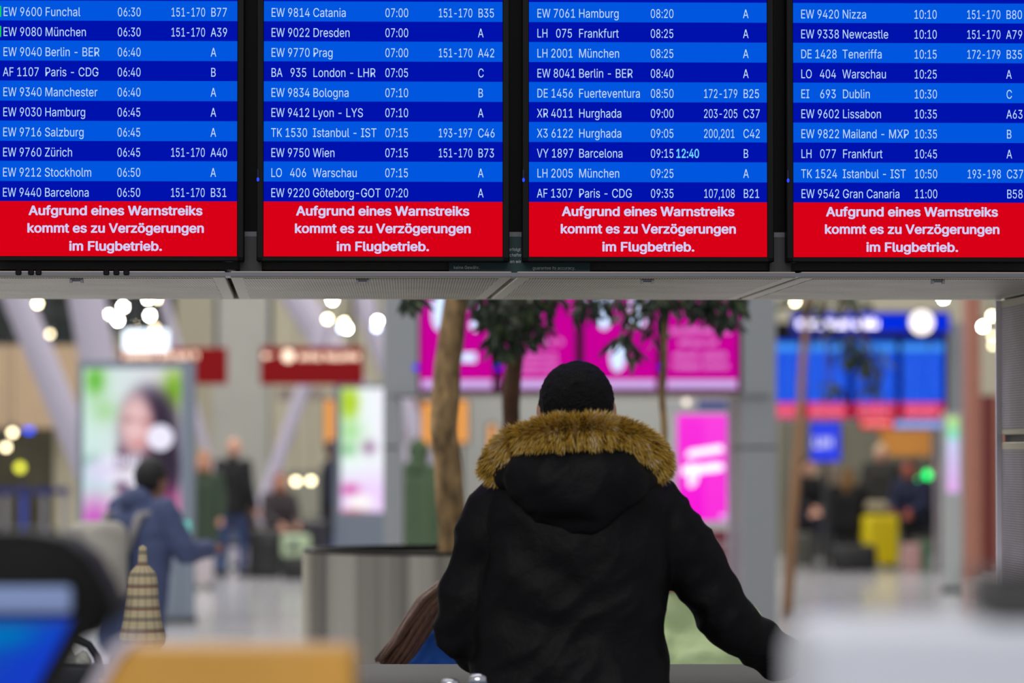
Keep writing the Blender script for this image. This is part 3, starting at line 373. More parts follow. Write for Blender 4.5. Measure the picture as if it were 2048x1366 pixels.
dk = MB().box(xx(-260, 60), xx(112, 60), 61.2, 61.6, 0, 3.2).build('wall_inner', mat('dark_shop_wall', (62, 58, 40), 0.8, var=0.3, scale=2)); tag(dk, kind='structure')
M_GLASS = mat('dark_glass', (30, 38, 34), 0.12, coat=0.5)
M_DFR = mat('dark_metal_frame', (60, 62, 66), 0.4, 0.5)
def window(n, x0, x1, y0, y1, Y, cols, rows):
    r = thing('window_%d' % n, (xx((x0 + x1) / 2, Y), Y, zz(y1, Y))); r['kind'] = 'structure'
    w = xx(x1, Y) - xx(x0, Y); h = zz(y0, Y) - zz(y1, Y)
    for i in range(cols):
        for j in range(rows):
            a = -w / 2 + w * i / cols; b = a + w / cols; c = h * j / rows; d = c + h / rows
            MB().box(a + .03, b - .03, 0.06, 0.09, c + .03, d - .03).build('pane', M_GLASS, r)
    f = MB()
    for i in range(cols + 1): f.box(-w / 2 + w * i / cols - .04, -w / 2 + w * i / cols + .04, 0, .15, 0, h)
    for j in range(rows + 1): f.box(-w / 2, w / 2, 0.02, .13, h * j / rows - .04, h * j / rows + .04)
    f.build('window_frame', M_DFR, r)
    return r
window(1, -30, 150, 560, 690, 63.6, 3, 2)
window(2, 210, 345, 560, 655, 63.6, 2, 1)
struct('wall_panel', mat('grey_beige_panel', (176, 170, 150), 0.8), 345, 425, 500, 1103, 63.6, 0.3, 0, 14)
struct('wall_rail', mat('grey_green_rail', (134, 134, 120), 0.7), 536, 668, 942, 1010, 58, 0.1, 0)
M_RBR = mat('red_brown_cladding', (124, 72, 62), 0.6, var=0.08)
struct('wall_recess', M_RBR, 790, 862, 0, 0, 59, 0.5, 0, 3.6)
struct('wall_end', mat('pale_grey_panel', (158, 160, 156), 0.8), 925, 1325, 0, 0, 60, 0.5, 0, 5.0)
struct('wall_right', mat('dull_green_grey_wall', (104, 102, 90), 0.8, var=0.2, scale=0.8), 1560, 1905, 0, 0, 60, 0.5, 0, 3.4)
struct('wall_niche', mat('ochre_wood', (196, 130, 50), 0.5, var=0.15, scale=2), 1765, 1862, 850, 912, 59, 0.5)
struct('wall_pier', mat('salmon_pier', (158, 104, 86), 0.7, var=0.08), 1938, 1962, 0, 0, 48, 0.6, 0, 9)
struct('wall_pier_brown', mat('oxblood_cladding', (104, 36, 28), 0.5, var=0.1), 1966, 1990, 790, 0, 50, 0.6, 0)
struct('wall_pier_tan', mat('salmon_pier', (158, 104, 86), 0.7), 1990, 2060, 790, 0, 55, 0.6, 0)

# slanted struts of the hall's roof
M_STEEL = mat('lilac_white_steel', (172, 166, 184), 0.45)
def strut(p, q, rpx, Y, label, r2=None, top_z=None):
    a = pt(*p, Y); b = pt(*q, Y + 0)
    d = b - a
    t0 = (0 - a.z) / d.z; foot = a + d * t0
    t1 = ((top_z or 9.5) - a.z) / d.z; head = a + d * t1
    r = rpx * Y / FPX
    root = thing('steel_strut', (foot.x, foot.y, 0), 0, label, 'strut', 'slanted roof struts')
    MB().tube([(0, 0, 0.04), head - foot], [r, r * (r2 or 1.25)], 20).build('tube', M_STEEL, root, 'auto')
    MB().lathe([(0, 0), (r * 1.5, 0), (r * 1.5, .06), (0, .06)], 24).build('foot_plate', M_DFR, root)
    return root
strut((30, 590), (148, 880), 27, 48, 'thick pale steel strut slanting down behind the white advert totem from the dark upper windows')
strut((172, 590), (196, 730), 34, 50, 'thick pale steel strut standing nearly upright above the woman advert totem')
strut((590, 590), (668, 715), 28, 54, 'thick grey steel strut running down behind the wide dark red sign')
strut((722, 590), (772, 720), 22, 57, 'broad pale strut beside the slim advert totem with green corner')
strut((606, 780), (524, 1015), 14, 53, 'thin pale steel rod leaning over behind the seated brown coat person', 1.0, 3.35)
strut((380, 790), (436, 990), 9, 54, 'thin pale steel rod leaning beside the bald man in black', 1.0)

# ================================================================= OVERHEAD DISPLAY GANTRIES
M_BLK = mat('black_plastic', (5, 5, 6), 0.5, spec=.2)
M_DKG = mat('dark_grey_sheet', (52, 49, 50), 0.5, 0.2)
M_TRIM = mat('pale_metal_trim', (246, 240, 255), 0.5)
M_ALU = mat('grey_metal_trim', (128, 128, 134), 0.38, 0.4)
M_SOF = mat('soffit_border', (196, 188, 170), 0.42, 0.1)
P_SOF = perforated('perforated_soffit', (200, 192, 170), (50, 46, 40), 0.0066, (0, 1), 0.0)
P_SIDE = perforated('perforated_side', (176, 168, 184), (84, 80, 88), 0.0066, (1, 2))
ROWA, ROWB, RED = glow('bright_blue_row', (0, 86, 222)), glow('deep_blue_row', (0, 18, 172)), glow('red_notice', (216, 0, 22))
TXT, TXB, TXC = glow('pale_screen_text', (188, 216, 246)), glow('notice_lettering', (206, 204, 246)), glow('cyan_text', (110, 214, 255))
LED = glow('blue_led', (30, 60, 255), 2.0)
BLU = glow('screen_blue', (0, 40, 190), 1.0, True)

def gantry(Y0, uL, uR, zs, depth, seams, label, near=True, M_S=None, kx=SHEAR, top=3.4, side_l=True):
    """canopy that carries a row of screens: soffit panels, rear fascia, fascia trim, side walls; local x along, y away"""
    g = thing('display_gantry', local(0, 0, 0, Y0), YAW, label, 'display gantry')
    def sh(mb):
        for v in mb.bm.verts: v.co.x += kx * v.co.y
        return mb
    MB().box(uL - (.2 if near else 0), uR + (.2 if near else 0), 0.09, 0.2, zs + 0.045 + 0.06, top).build('back_board', M_BLK, g)
    MB().box(uL - .2, uR + .2, 0.065, 0.09, zs + .1, zs + .112).build('ledge', M_ALU, g)
    MB().box(uL - .2, uR + .2, 0.075, 0.085, zs + .02, zs + .1).build('lower_band', M_DKG, g)
    MB().box(uL - .2, uR + .2, -.035, 0.075, zs, zs + .009).build('fascia_trim', M_ALU, g)
    MB().box(uL, uR, 0.09, depth - .03, zs + .03, zs + .1).build('roof_box', M_BLK, g)
    MB().box(uL + kx * depth, uR + kx * depth, depth - .03, depth, zs - .004, top).build('rear_fascia', M_SOF, g)
    for a, b in zip(seams, seams[1:]):
        gap = .0065
        p = sh(MB().box(a + gap, b - gap, -.03, depth - .02, zs - .004, zs + .012, 0.002, 1)).build('soffit_panel', M_SOF, g)
        sh(MB().box(a + gap + .03, b - gap - .03, -.015, depth - .06, zs - .0052, zs - .004)).build('perforated_sheet', P_SOF, p)
        if near:
            m_ = (a + b) / 2 - 0.02
            c = MB().box(m_ - .012, m_ + .012, -.012, .014, zs - .012, zs - .004, .002, 1).box(m_ - .016, m_ - .010, -.016, .0, zs - .016, zs - .006)
            c.box(m_ + .010, m_ + .016, -.016, .0, zs - .016, zs - .006)
            c.build('latch', M_ALU, p)
    rot = -kx; M_S = M_S or M_SOF
    for side, u in ((1, uR), (-1, uL)):
        if side < 0 and not side_l: continue
        w = MB(); inn = .13 if (side < 0 and not near) else 0.0
        w.box((inn + 0.012) * side, .27 * side, 0.0, depth, 0, zs + (.02 if near else -.012))
        if not near: w.box(0, .27 * side, 0.0, .3, zs - .012, top)
        w = w.build('side_wall', M_DKG, g); w.location = (u, 0, 0); w.rotation_euler = (0, 0, rot)
        for (z0, z1) in ((0.02, 1.628), (1.648, zs - .006)):
            p = MB().box(inn * side, (inn + .012) * side, 0.004, depth - .016, z0, z1, 0.002, 1).build('side_panel', M_S, w)
            MB().box((inn - 0.0014) * side, inn * side, 0.03, depth - .03, z0 + .016, z1 - .02).build('perforated_sheet', P_SIDE, p)
            MB().box(inn * side, .27 * side, -.006, .0, z0, z1, .001, 1).build('front_panel', M_S, w)
        if not near: MB().box(0, .27 * side, -.006, .0, zs, top, .001, 1).build('front_panel', M_S, w)
        MB().box((inn - .013) * side, (inn + .004) * side, depth - .012, depth, 0.0, zs - .006).build('edge_trim', M_TRIM, w)
    return g

Y1 = 9.2
def up(px, py=513, Y=Y1, d=0): return on_plane(px, py, Y, d)[0]
def zp(px, py, Y=Y1, d=0): return on_plane(px, py, Y, d)[1]
ZS = zp(1024, 553, Y1, -.03)
s_ = [up(455, 553, Y1, -.03), up(1028, 553, Y1, -.03), up(1596, 553, Y1, -.03)]
pw = (s_[2] - s_[0]) / 2
DEPTH = EYE and (ZS - EYE) * FPX / (905 - 596) - Y1
uW = up(2000, 700, Y1, DEPTH) - SHEAR * DEPTH
seams = [s_[0] - 2 * pw, s_[0] - pw, s_[0], s_[1], s_[2], uW]
GAN = gantry(Y1, s_[0] - 2 * pw, uW, ZS, DEPTH, seams, 'grey metal overhead gantry with perforated underside carrying the large readable departure screens')
# gaps between the screens: lighter grey plates, printed notice, small fittings
for px in (502, 1031, 1560):
    u = up(px, 500, Y1, .06)
    MB().box(u - .026, u + .026, .055, .075, ZS + .011, ZS + .1).build('gap_plate', mat('gap_grey', (70, 68, 70), 0.4, 0.3), GAN)
nt_ = MB()
x0 = up(905, 540, Y1, .05)
for t, px, py in (('keine Gewähr.', 907, 538), ('guarantee its accuracy.', 1065, 539), ('en wir', 1020, 526), ('schaften', 1015, 513), ('erfolgt', 1017, 502)):
    letters(nt_, t, up(px, py, Y1, .05), zp(px, py, Y1, .05), .0088 * .85, 0.92, y=0.0)
nd = MB().box(up(898, 540, Y1, .05), up(1180, 540, Y1, .05), .0505, .0545, ZS + .011, ZS + .058).box(up(1018, 540, Y1, .05), up(1042, 540, Y1, .05), .0505, .0545, ZS + .058, ZS + .1).build('printed_notice', mat('dark_teal_film', (16, 62, 66), 0.5), GAN)
ntx = nt_.build('notice_lettering', mat('grey_lettering', (236, 240, 242), 0.6), nd); ntx.location = (0, 0.0495, 0)
for px in (40, 65, 80, 215, 235, 255):
    u = up(px, 547)
    MB().box(u - .007, u + .007, -.04, -.034, ZS + .002, ZS + .014, .002, 1).build('clip', M_BLK, GAN)

# ---- the four readable screens
WSC = up(1005) - up(527); PSC = (up(1587) - up(527)) / 2
def rows(*a): return a
S1 = (('EW 9600', 'Funchal', '06:30', '151-170', 'B77'), ('EW 9080', 'München', '06:30', '151-170', 'A39'), ('EW 9040', 'Berlin - BER', '06:40', '', 'A'),
      ('AF 1107', 'Paris - CDG', '06:40', '', 'B'), ('EW 9340', 'Manchester', '06:40', '', 'A'), ('EW 9030', 'Hamburg', '06:45', '', 'A'),
      ('EW 9716', 'Salzburg', '06:45', '', 'A'), ('EW 9760', 'Zürich', '06:45', '151-170', 'A40'), ('EW 9212', 'Stockholm', '06:50', '', 'A'), ('EW 9440', 'Barcelona', '06:50', '151-170', 'B31'))
S2 = (('EW 9814', 'Catania', '07:00', '151-170', 'B35'), ('EW 9022', 'Dresden', '07:00', '', 'A'), ('EW 9770', 'Prag', '07:00', '151-170', 'A42'),
      ('BA  935', 'London - LHR', '07:05', '', 'C'), ('EW 9834', 'Bologna', '07:10', '', 'B'), ('EW 9412', 'Lyon - LYS', '07:10', '', 'A'),
      ('TK 1530', 'Istanbul - IST', '07:15', '193-197', 'C46'), ('EW 9750', 'Wien', '07:15', '151-170', 'B73'), ('LO  406', 'Warschau', '07:15', '', 'A'), ('EW 9220', 'Göteborg-GOT', '07:20', '', 'A'))
S3 = (('EW 7061', 'Hamburg', '08:20', '', 'A'), ('LH  075', 'Frankfurt', '08:25', '', 'A'), ('LH 2001', 'München', '08:25', '', 'A'),
      ('EW 8041', 'Berlin - BER', '08:40', '', 'A'), ('DE 1456', 'Fuerteventura', '08:50', '172-179', 'B25'), ('XR 4011', 'Hurghada', '09:00', '203-205', 'C37'),
      ('X3 6122', 'Hurghada', '09:05', '200,201', 'C42'), ('VY 1897', 'Barcelona', '09:15', '', 'B'), ('LH 2005', 'München', '09:25', '', 'A'), ('AF 1307', 'Paris - CDG', '09:35', '107,108', 'B21'))
S4 = (('EW 9420', 'Nizza', '10:10', '151-170', 'B80'), ('EW 9338', 'Newcastle', '10:10', '151-170', 'A79'), ('DE 1428', 'Teneriffa', '10:15', '172-179', 'B35'),
      ('LO  404', 'Warschau', '10:25', '', 'A'), ('EI  693', 'Dublin', '10:30', '', 'C'), ('EW 9602', 'Lissabon', '10:35', '', 'A63'),
      ('EW 9822', 'Mailand - MXP', '10:35', '', 'B'), ('LH  077', 'Frankfurt', '10:45', '', 'A'), ('TK 1524', 'Istanbul - IST', '10:50', '193-198', 'C37'), ('EW 9542', 'Gran Canaria', '11:00', '', 'B58'))
def zrow(py): return zp(236, py)
PX = (up(475) - up(-3)) / 478.0        # metres per photo pixel across a screen
def screen_shell(loc, w, h, name, label, group, bez=.0165, led=True, base=None):
    r = thing(name, loc, YAW, label, 'screen', group)
    hb = MB().box(-w / 2 - bez, w / 2 + bez, 0.004, .052, -bez * .72, h + bez, .004, 2).build('housing', M_BLK, r)
    fr = MB().box(-w / 2 - bez, -w / 2, -.004, .01, -bez * .72, h + bez, .002, 1).box(w / 2, w / 2 + bez, -.004, .01, -bez * .72, h + bez, .002, 1)
    fr.box(-w / 2 - bez, w / 2 + bez, -.004, .01, -bez * .72, 0, .002, 1).box(-w / 2 - bez, w / 2 + bez, -.004, .01, h, h + bez, .002, 1)
    fr.build('bezel', M_BLK, r)
    if led:
        l = MB().box(-w / 2 - bez + .001, -w / 2 - bez + .0055, -.0075, -.004, .178, .21, .001, 1).build('status_light', mat('smoked_lens', (26, 28, 40), 0.2), r)
        MB().ball((-w / 2 - bez + .0032, -.0078, .184), .0032, (1, .6, 1.6), 10).build('lit_tip', LED, l)
    return r
zb = zrow(512.5); HS = 1.02
SL = ('departure screen whose top visible row reads Funchal 06:30', 'departure screen whose top visible row reads Catania 07:00',
      'departure screen listing Fuerteventura and a delayed Barcelona 12:40', 'departure screen whose top visible row reads Nizza 10:10')
for i, S in enumerate((S1, S2, S3, S4)):
    uc = (up(527) + up(1005)) / 2 + (i - 1) * PSC
    r = screen_shell(local(uc, 0, zb, Y1), WSC, HS, 'departure_screen', SL[i], 'readable departure screens overhead')
    disp = MB().rect(-WSC / 2, WSC / 2, 0, HS, 0.002).build('display', BLU, r)
    rh = (zrow(1.5) - zrow(402.5)) / 10; zr = zrow(402.5) - zb
    MB().rect(-WSC / 2, WSC / 2, 0, zr, 0).build('notice_band', RED, disp)
    for k in range(19):
        z0 = zr + rh * k
        if z0 + rh > HS: break
        MB().rect(-WSC / 2, WSC / 2, z0, z0 + rh, 0.0005).build('row_stripe', ROWB if k % 2 == 0 else ROWA, disp)
    X = lambda px: (px + 3) * PX - WSC / 2
    capr = 17.6 * PX; xs = 79 * PX / (text_width('EW 9600') * capr)
    sh_ = (0, 4.5, 4, 7)[i] * 0
    dx = (0, 534 - 530, 1065 - 1059.5, 1594 - 1589)[i]
    for k, row in enumerate(S):
        zc = zr + rh * (9.5 - k) - capr / 2 - rh * (0.06 if i else 0.06)
        code, city, tm, gates, hall = row
        a, b = code[:2], code[2:].strip()
        fit = lambda t, px_: px_ * PX / (text_width(t) * capr)
        xt, xg_, xc = fit('06:30', 48), fit('151-170', 70), fit('Manchester', 106)
        code_parts = ((a, 7), (b, 45)) if code.count('  ') else ((code, 7),)
        for t_, px_, fs_, nm_ in [(c_, p_, xs, 'flight_number') for c_, p_ in code_parts] + [(city, 91, xc, 'city_name'), (tm, 236, xt, 'departure_time'), (gates, 343, xg_, 'counter_range'), (hall, 423, fit('B77', 34), 'gate_letter')]:
            if t_: m = MB(); letters(m, t_, X(px_ + dx), zc, capr, fs_, 1, y=-.001); m.build(nm_, TXT, disp)
        if tm == '09:15':
            letters_ = MB(); letters(letters_, '12:40', X(287 + dx), zc, capr, xt * 1.0, 16, y=-.0012); letters_.build('new_time', TXC, disp)
        if i == 0 and k < 2: MB().rect(-WSC / 2, X(3.5), zc - .002, zc + capr + .003, -.001).build('row_marker', glow('green_marker', (20, 220, 70)), disp)
    for t, py, wpx in (('Aufgrund eines Warnstreiks', 430, 348), ('kommt es zu Verzögerungen', 465, 355), ('im Flugbetrieb.', 501, 187)):
        m = MB(); cap = 18.0 * PX
        letters(m, t, X(234 + dx * .6), zrow(py) - zb, cap, wpx * PX / (text_width(t) * cap), 26, 'c', -.001)
        m.build('notice_lettering', TXB, disp)

# ================================================================= MAGENTA AND BLUE BOARDS FARTHER BACK
M_GREYCOL = mat('grey_side_sheet', (134, 138, 142), 0.5)
def far_gantry(Y0, xl, xr, ybot, label, wall_l=True):
    u0, u1 = up(xl, ybot, Y0), up(xr, ybot, Y0); z = zp((xl + xr) / 2, ybot, Y0)
    n = 4; sm = [u0 + (u1 - u0) * k / n for k in range(n + 1)]
    return gantry(Y0, u0, u1, z, 1.24, sm, label, False, M_GREYCOL, kx=0.0, top=z + 1.3, side_l=wall_l), z
MAG = glow('magenta_screen', (200, 0, 152), 1.0, True); LAV = glow('lavender_strip', (206, 176, 236))
LAVB = glow('white_blue_shape', (196, 216, 250), 1.4); PNK = glow('pink_text', (232, 150, 224))
g2, z2 = far_gantry(30.0, 836, 1484, 792, 'grey display gantry carrying four magenta screens behind the tree')
ms = (('magenta screen beside the tree trunk with small white pill shape', 838), ('magenta screen with small pink text behind the thick leaves', 1002),
      ('magenta screen with white bulb shapes above the black-haired head', 1165), ('magenta screen with four lines of pink text', 1328))
for i, (lb, px) in enumerate(ms):
    Yq = 30.0; ppm = FPX / Yq; w = 146 / ppm; u = up(px + 75.5, 780, Yq); zb2 = zp(px, 781, Yq)
    r = screen_shell(local(u, 0, zb2, Yq), w, 1.02, 'magenta_screen', lb, 'magenta screens on the middle gantry', bez=.02)
    d = MB().rect(-w / 2, w / 2, 0, 1.02, .002).build('display', MAG, r)
    q = 1 / ppm; X = lambda p: (p - px - 75.5) * q; Z = lambda p: (781 - p) * q
    MB().rect(-w / 2 + .01, w / 2 - .01, Z(777), Z(760), 0).build('lavender_band', LAV, d)
    MB().rect(-w / 2, w / 2, Z(781), Z(778), 0).build('lower_edge', glow('deep_magenta', (120, 0, 90)), d)
    l = MB().ball((-w / 2 - .03, -.02, Z(735)), .022, n=12).build('status_light', glow('far_blue_led', (40, 0, 255), 1.4), r)
    m = MB()
    def blob(cx, cy, rx, ry, n=20):
        vs = [m.bm.verts.new((X(cx) + rx * q * cos(2 * pi * k / n), -.003, Z(cy) + ry * q * sin(2 * pi * k / n))) for k in range(n)]; m.bm.faces.new(vs)
    if i == 0:
        blob(880, 628, 16, 34); blob(885, 600, 22, 14); blob(952, 650, 12, 12); blob(945, 612, 8, 8); m.rect(X(922), X(952), Z(724), Z(706), -.002); m.build('white_lettering_shape', LAVB, d, kind='stuff')
    elif i == 1:
        scribble(m, X(1062), X(1132), Z(690), Z(676), -.002, 3); 
        for k in range(4): scribble(m, X(1046 - 2 * k), X(1118 + k), Z(712 + 12 * k), Z(704 + 12 * k), -.002, 10 + k)
        m.build('text_lettering', PNK, d, kind='stuff')
    elif i == 2:
        blob(1208, 625, 16, 34); blob(1200, 598, 26, 12); blob(1282, 612, 24, 18); blob(1272, 640, 20, 16); blob(1235, 715, 15, 28); blob(1250, 695, 10, 12); m.build('white_lettering_shape', LAVB, d, kind='stuff')
    else:
        for k, (a, b, c) in enumerate(((1340, 1462, 660), (1358, 1445, 684), (1348, 1458, 710), (1346, 1462, 731))): scribble(m, X(a), X(b), Z(c + 7), Z(c - 7), -.002, 20 + k)
        m.build('text_lettering', PNK, d, kind='stuff')
g3, z3 = far_gantry(51.0, 1470, 1896, 840, 'distant grey display gantry carrying blue screens with red bands', wall_l=False)
CYA = glow('far_blue_screen', (0, 70, 224), 1.0); CYL = glow('far_light_blue', (70, 150, 240)); RDB = glow('far_red_band', (226, 20, 70)); WHB = glow('far_text', (84, 140, 246))
for i, px in enumerate((1512, 1610, 1706, 1801)):
    Yq = 51.0; ppm = FPX / Yq; w = 85 / ppm; u = up(px + 45, 836, Yq); zb3 = zp(px, 837, Yq)
    lb = ('distant blue screen partly hidden by the grey pillar', 'distant blue screen behind the sparse tree twigs, first past the pillar', 'distant blue screen behind dark foliage, above the small red sign',
          'distant blue screen with pale header under the round white clock')[i]
    r = screen_shell(local(u, 0, zb3, Yq), w, 1.04, 'blue_screen', lb, 'blue screens on the distant gantry', bez=.02, led=False)
    q = 1 / ppm
    d = MB().rect(-w / 2, w / 2, 0, 1.04, .002).build('display', CYA, r)
    MB().rect(-w / 2, w / 2, 1 * q, 31 * q, 0).build('notice_band', RDB, d)
    scr = MB()
    for a in range(2): scribble(scr, -w / 2 + .05, w / 2 - .05, (8 + 10 * a) * q, (14 + 10 * a) * q, -.002, 40 + a)
    scr.build('notice_lettering', glow('far_pink_text', (255, 190, 220)), d)
    MB().rect(-w / 2, w / 2, 135 * q, 150 * q, 0).build('header_band', CYL, d)
    tx = MB()
    for a in range(11):
        z = (36 + 9 * a) * q
        scribble(tx, -w / 2 + 3 * q, -w / 2 + 48 * q, z, z + 5 * q, -.002, 60 + a + i); scribble(tx, w / 2 - 34 * q, w / 2 - 4 * q, z, z + 5 * q, -.002, 90 + a)
    tx.build('row_lettering', WHB, d, kind='stuff')
# blue header sign and ball clock on the distant gantry
Yq = 50.6
hs = thing('header_sign', local(up(1740, 665, Yq), 0, zp(1740, 668, Yq), Yq), YAW, 'long blue header sign above the distant blue screens', 'sign')
q = Yq / FPX
MB().box(-158 * q, 162 * q, 0, .15, 0, 46 * q, .01).build('sign_box', mat('dark_blue_sign', (30, 40, 140), 0.4), hs)
MB().box(-120 * q, -116 * q, .05, .1, -.2, 0).box(120 * q, 124 * q, .05, .1, -.2, 0).build('hanger', M_DFR, hs)
fc = MB().rect(-150 * q, 158 * q, 6 * q, 40 * q, -.004).build('sign_face', glow('header_blue', (0, 45, 225), 1.0), hs)
tm_ = MB(); scribble(tm_, -145 * q, 22 * q, 13 * q, 31 * q, -.012, 5); tm_.build('sign_lettering', glow('header_letters', (255, 246, 246), 3.5), fc)
ck = thing('station_clock', local(up(1842, 645, 50.2), 0, zp(1842, 645, 50.2), 50.2), YAW, 'round glowing white clock hanging before the blue header sign', 'clock')
MB().lathe([(0, -.06), (.15, -.06), (.175, 0), (.15, .06), (0, .06)], 40).build('case', M_DFR, ck, 'auto').rotation_euler = (pi / 2, 0, 0)
cf = MB().lathe([(0, .063), (.15, .061)], 40).build('dial', glow('dial_white', (255, 244, 240), 2.0), ck); cf.rotation_euler = (pi / 2, 0, 0)
MB().box(-.005, .005, .064, .066, 0, .09).box(-.05, .0, .064, .066, -.004, .004).build('hands', M_BLK, ck).rotation_euler = (0, 0, pi)
MB().box(-.012, .012, 0, .5, .165, .19).build('hanger', M_DFR, ck)
for j, (lb, x0, x1, y0, y1, Y, c, st) in enumerate((('small glowing orange red sign under the distant blue screens', 1722, 1786, 838, 856, 50, (255, 70, 40), 1.0),
        ('narrow pale blue lit sign under the last distant blue screen', 1788, 1890, 842, 856, 50, (130, 160, 235), 1.0),
        ('upright glowing blue screen standing below the distant gantry', 1622, 1680, 845, 922, 53, (50, 70, 235), 1.0))):
    w = xx(x1, Y) - xx(x0, Y); h = zz(y0, Y) - zz(y1, Y)
    r = thing('lit_sign', (xx((x0 + x1) / 2, Y), Y, zz(y1, Y)), 0, lb, 'sign')
    MB().box(-w / 2 - .02, w / 2 + .02, .005, .1, -.02, h + .02, .01, 1).build('sign_box', M_DFR, r)
    f = MB().rect(-w / 2, w / 2, 0, h, 0).build('sign_face', glow('lit_face_%d' % j, c, st), r)
    m = MB(); scribble(m, -w * .4, w * .4, h * .35, h * .7, -.004, 70 + j); m.build('sign_lettering', glow('lit_letters', (225, 225, 255)), f)
    if j < 2: MB().cone((-w * .4, .05, h), (-w * .4, .05, h + .3), .01).cone((w * .4, .05, h), (w * .4, .05, h + .3), .01).build('hanger', M_DFR, r)
    else: MB().box(-w * .1, w * .1, .02, .08, -zz(y1, Y) + .02, 0).box(-w * .4, w * .4, -.1, .25, -zz(y1, Y), -zz(y1, Y) + .02).build('stand', M_DFR, r)
# grey cross sign under the magenta gantry
r = thing('hanging_sign', (xx(1425, 33), 33, zz(822, 33)), 0, 'pale hanging sign with blue patch under the magenta screens', 'sign')
q = 33 / FPX
MB().box(-95 * q, 85 * q, 0, .12, 0, 24 * q, .01).build('sign_box', mat('pale_sign', (176, 178, 180), 0.5), r)
MB().rect(-30 * q, 78 * q, 3 * q, 21 * q, -.004).build('blue_patch', mat('blue_patch', (70, 80, 150), 0.5), r)
MB().ball((-52 * q, -.02, 18 * q), 7 * q, (1, .5, 1)).build('round_icon', glow('icon_white', (255, 240, 225), 1.6), r)
MB().cone((-60 * q, .06, 24 * q), (-60 * q, .06, 52 * q), .02).cone((60 * q, .06, 24 * q), (60 * q, .06, 52 * q), .02).build('hanger', M_DFR, r)

# ================================================================= SIGNS, TOTEMS, LAMPS
M_RED = mat('dark_red_sign', (136, 0, 8), 0.5, spec=.15); M_REDB = mat('dark_red_board', (118, 12, 44), 0.5)
WARM = glow('warm_letters', (255, 232, 205), 1.9)
def red_sign(x0, x1, y0, y1, Y, label, tx0, tx1, ty, arrow):
    q = Y / FPX; w = (x1 - x0) * q; h = (y1 - y0) * q
    r = thing('hanging_sign', (xx((x0 + x1) / 2, Y), Y, zz(y1, Y)), 0, label, 'sign', 'dark red hall signs')
    MB().box(-w / 2, w / 2, 0, .2, 0, h, .015).build('sign_box', M_RED, r)
    X = lambda p: (p - (x0 + x1) / 2) * q; Z = lambda p: (y1 - p) * q
    m = MB(); scribble(m, X(tx0), X(tx1), Z(ty + 8), Z(ty - 8), -.012, int(x0)); m.build('sign_lettering', WARM, r)
    if arrow:
        a = MB(); a.rect(X(528), X(546), Z(ty + 1.5), Z(ty - 1.5), -.012)
        a.prism([(X(524), Z(ty)), (X(533), Z(ty + 7)), (X(533), Z(ty - 7))], -.013, -.011); a.build('arrow', WARM, r)
        ic = MB().lathe([(0, 0), (12 * q, 0)], 24).build('round_icon', WARM, r); ic.rotation_euler = (pi / 2, 0, 0); ic.location = (X(576), -.013, Z(ty))
    h_ = MB()
    for s in (-.4, .4): h_.cone((w * s, .1, h), (w * s, .1, h + 5), .025)
    h_.build('hanger', M_DFR, r)
    return r
red_sign(238, 452, 695, 768, 46, 'dark red hanging sign peeking out above the woman advert totem', 248, 398, 710, False)
red_sign(520, 726, 693, 769, 45, 'wide dark red hanging sign with arrow and round icon', 598, 720, 712, True)
r = thing('hanging_sign', (xx(600, 56), 56, zz(802, 56)), 0, 'small dim grey sign under the wide dark red sign', 'sign')
MB().box(-.33, .36, 0, .1, 0, .2, .01).build('sign_box', mat('dim_sign', (150, 138, 130), 0.6), r)
m = MB(); scribble(m, -.1, .33, .06, .14, -.01, 8); m.build('sign_lettering', mat('dim_letters', (90, 80, 80), 0.6), r)
m = MB().lathe([(0.05, 0), (0.075, 0)], 20).build('round_icon', mat('dim_letters', (90, 80, 80), 0.6), r); m.rotation_euler = (pi / 2, 0, 0); m.location = (-.22, -.01, .1)
MB().cone((0, .05, .2), (0, .05, .42), .02).build('hanger', M_DFR, r)
r = thing('light_box', (xx(291, 44), 44, zz(702, 44)), 0, 'glowing white light box hanging above the woman advert totem', 'light box')
q = 44 / FPX
MB().box(-46 * q, 46 * q, .01, .15, -1 * q, 43 * q, .01).build('box', mat('light_box_case', (190, 200, 215), 0.4), r)
MB().rect(-44 * q, 44 * q, 1 * q, 41 * q, 0).build('lit_face', glow('cold_white_face', (232, 244, 255), 2.4), r)
MB().cone((-.15, .08, 43 * q), (-.15, .08, 3.5), .012).cone((.15, .08, 43 * q), (.15, .08, 3.5), .012).build('hanger', M_DFR, r)

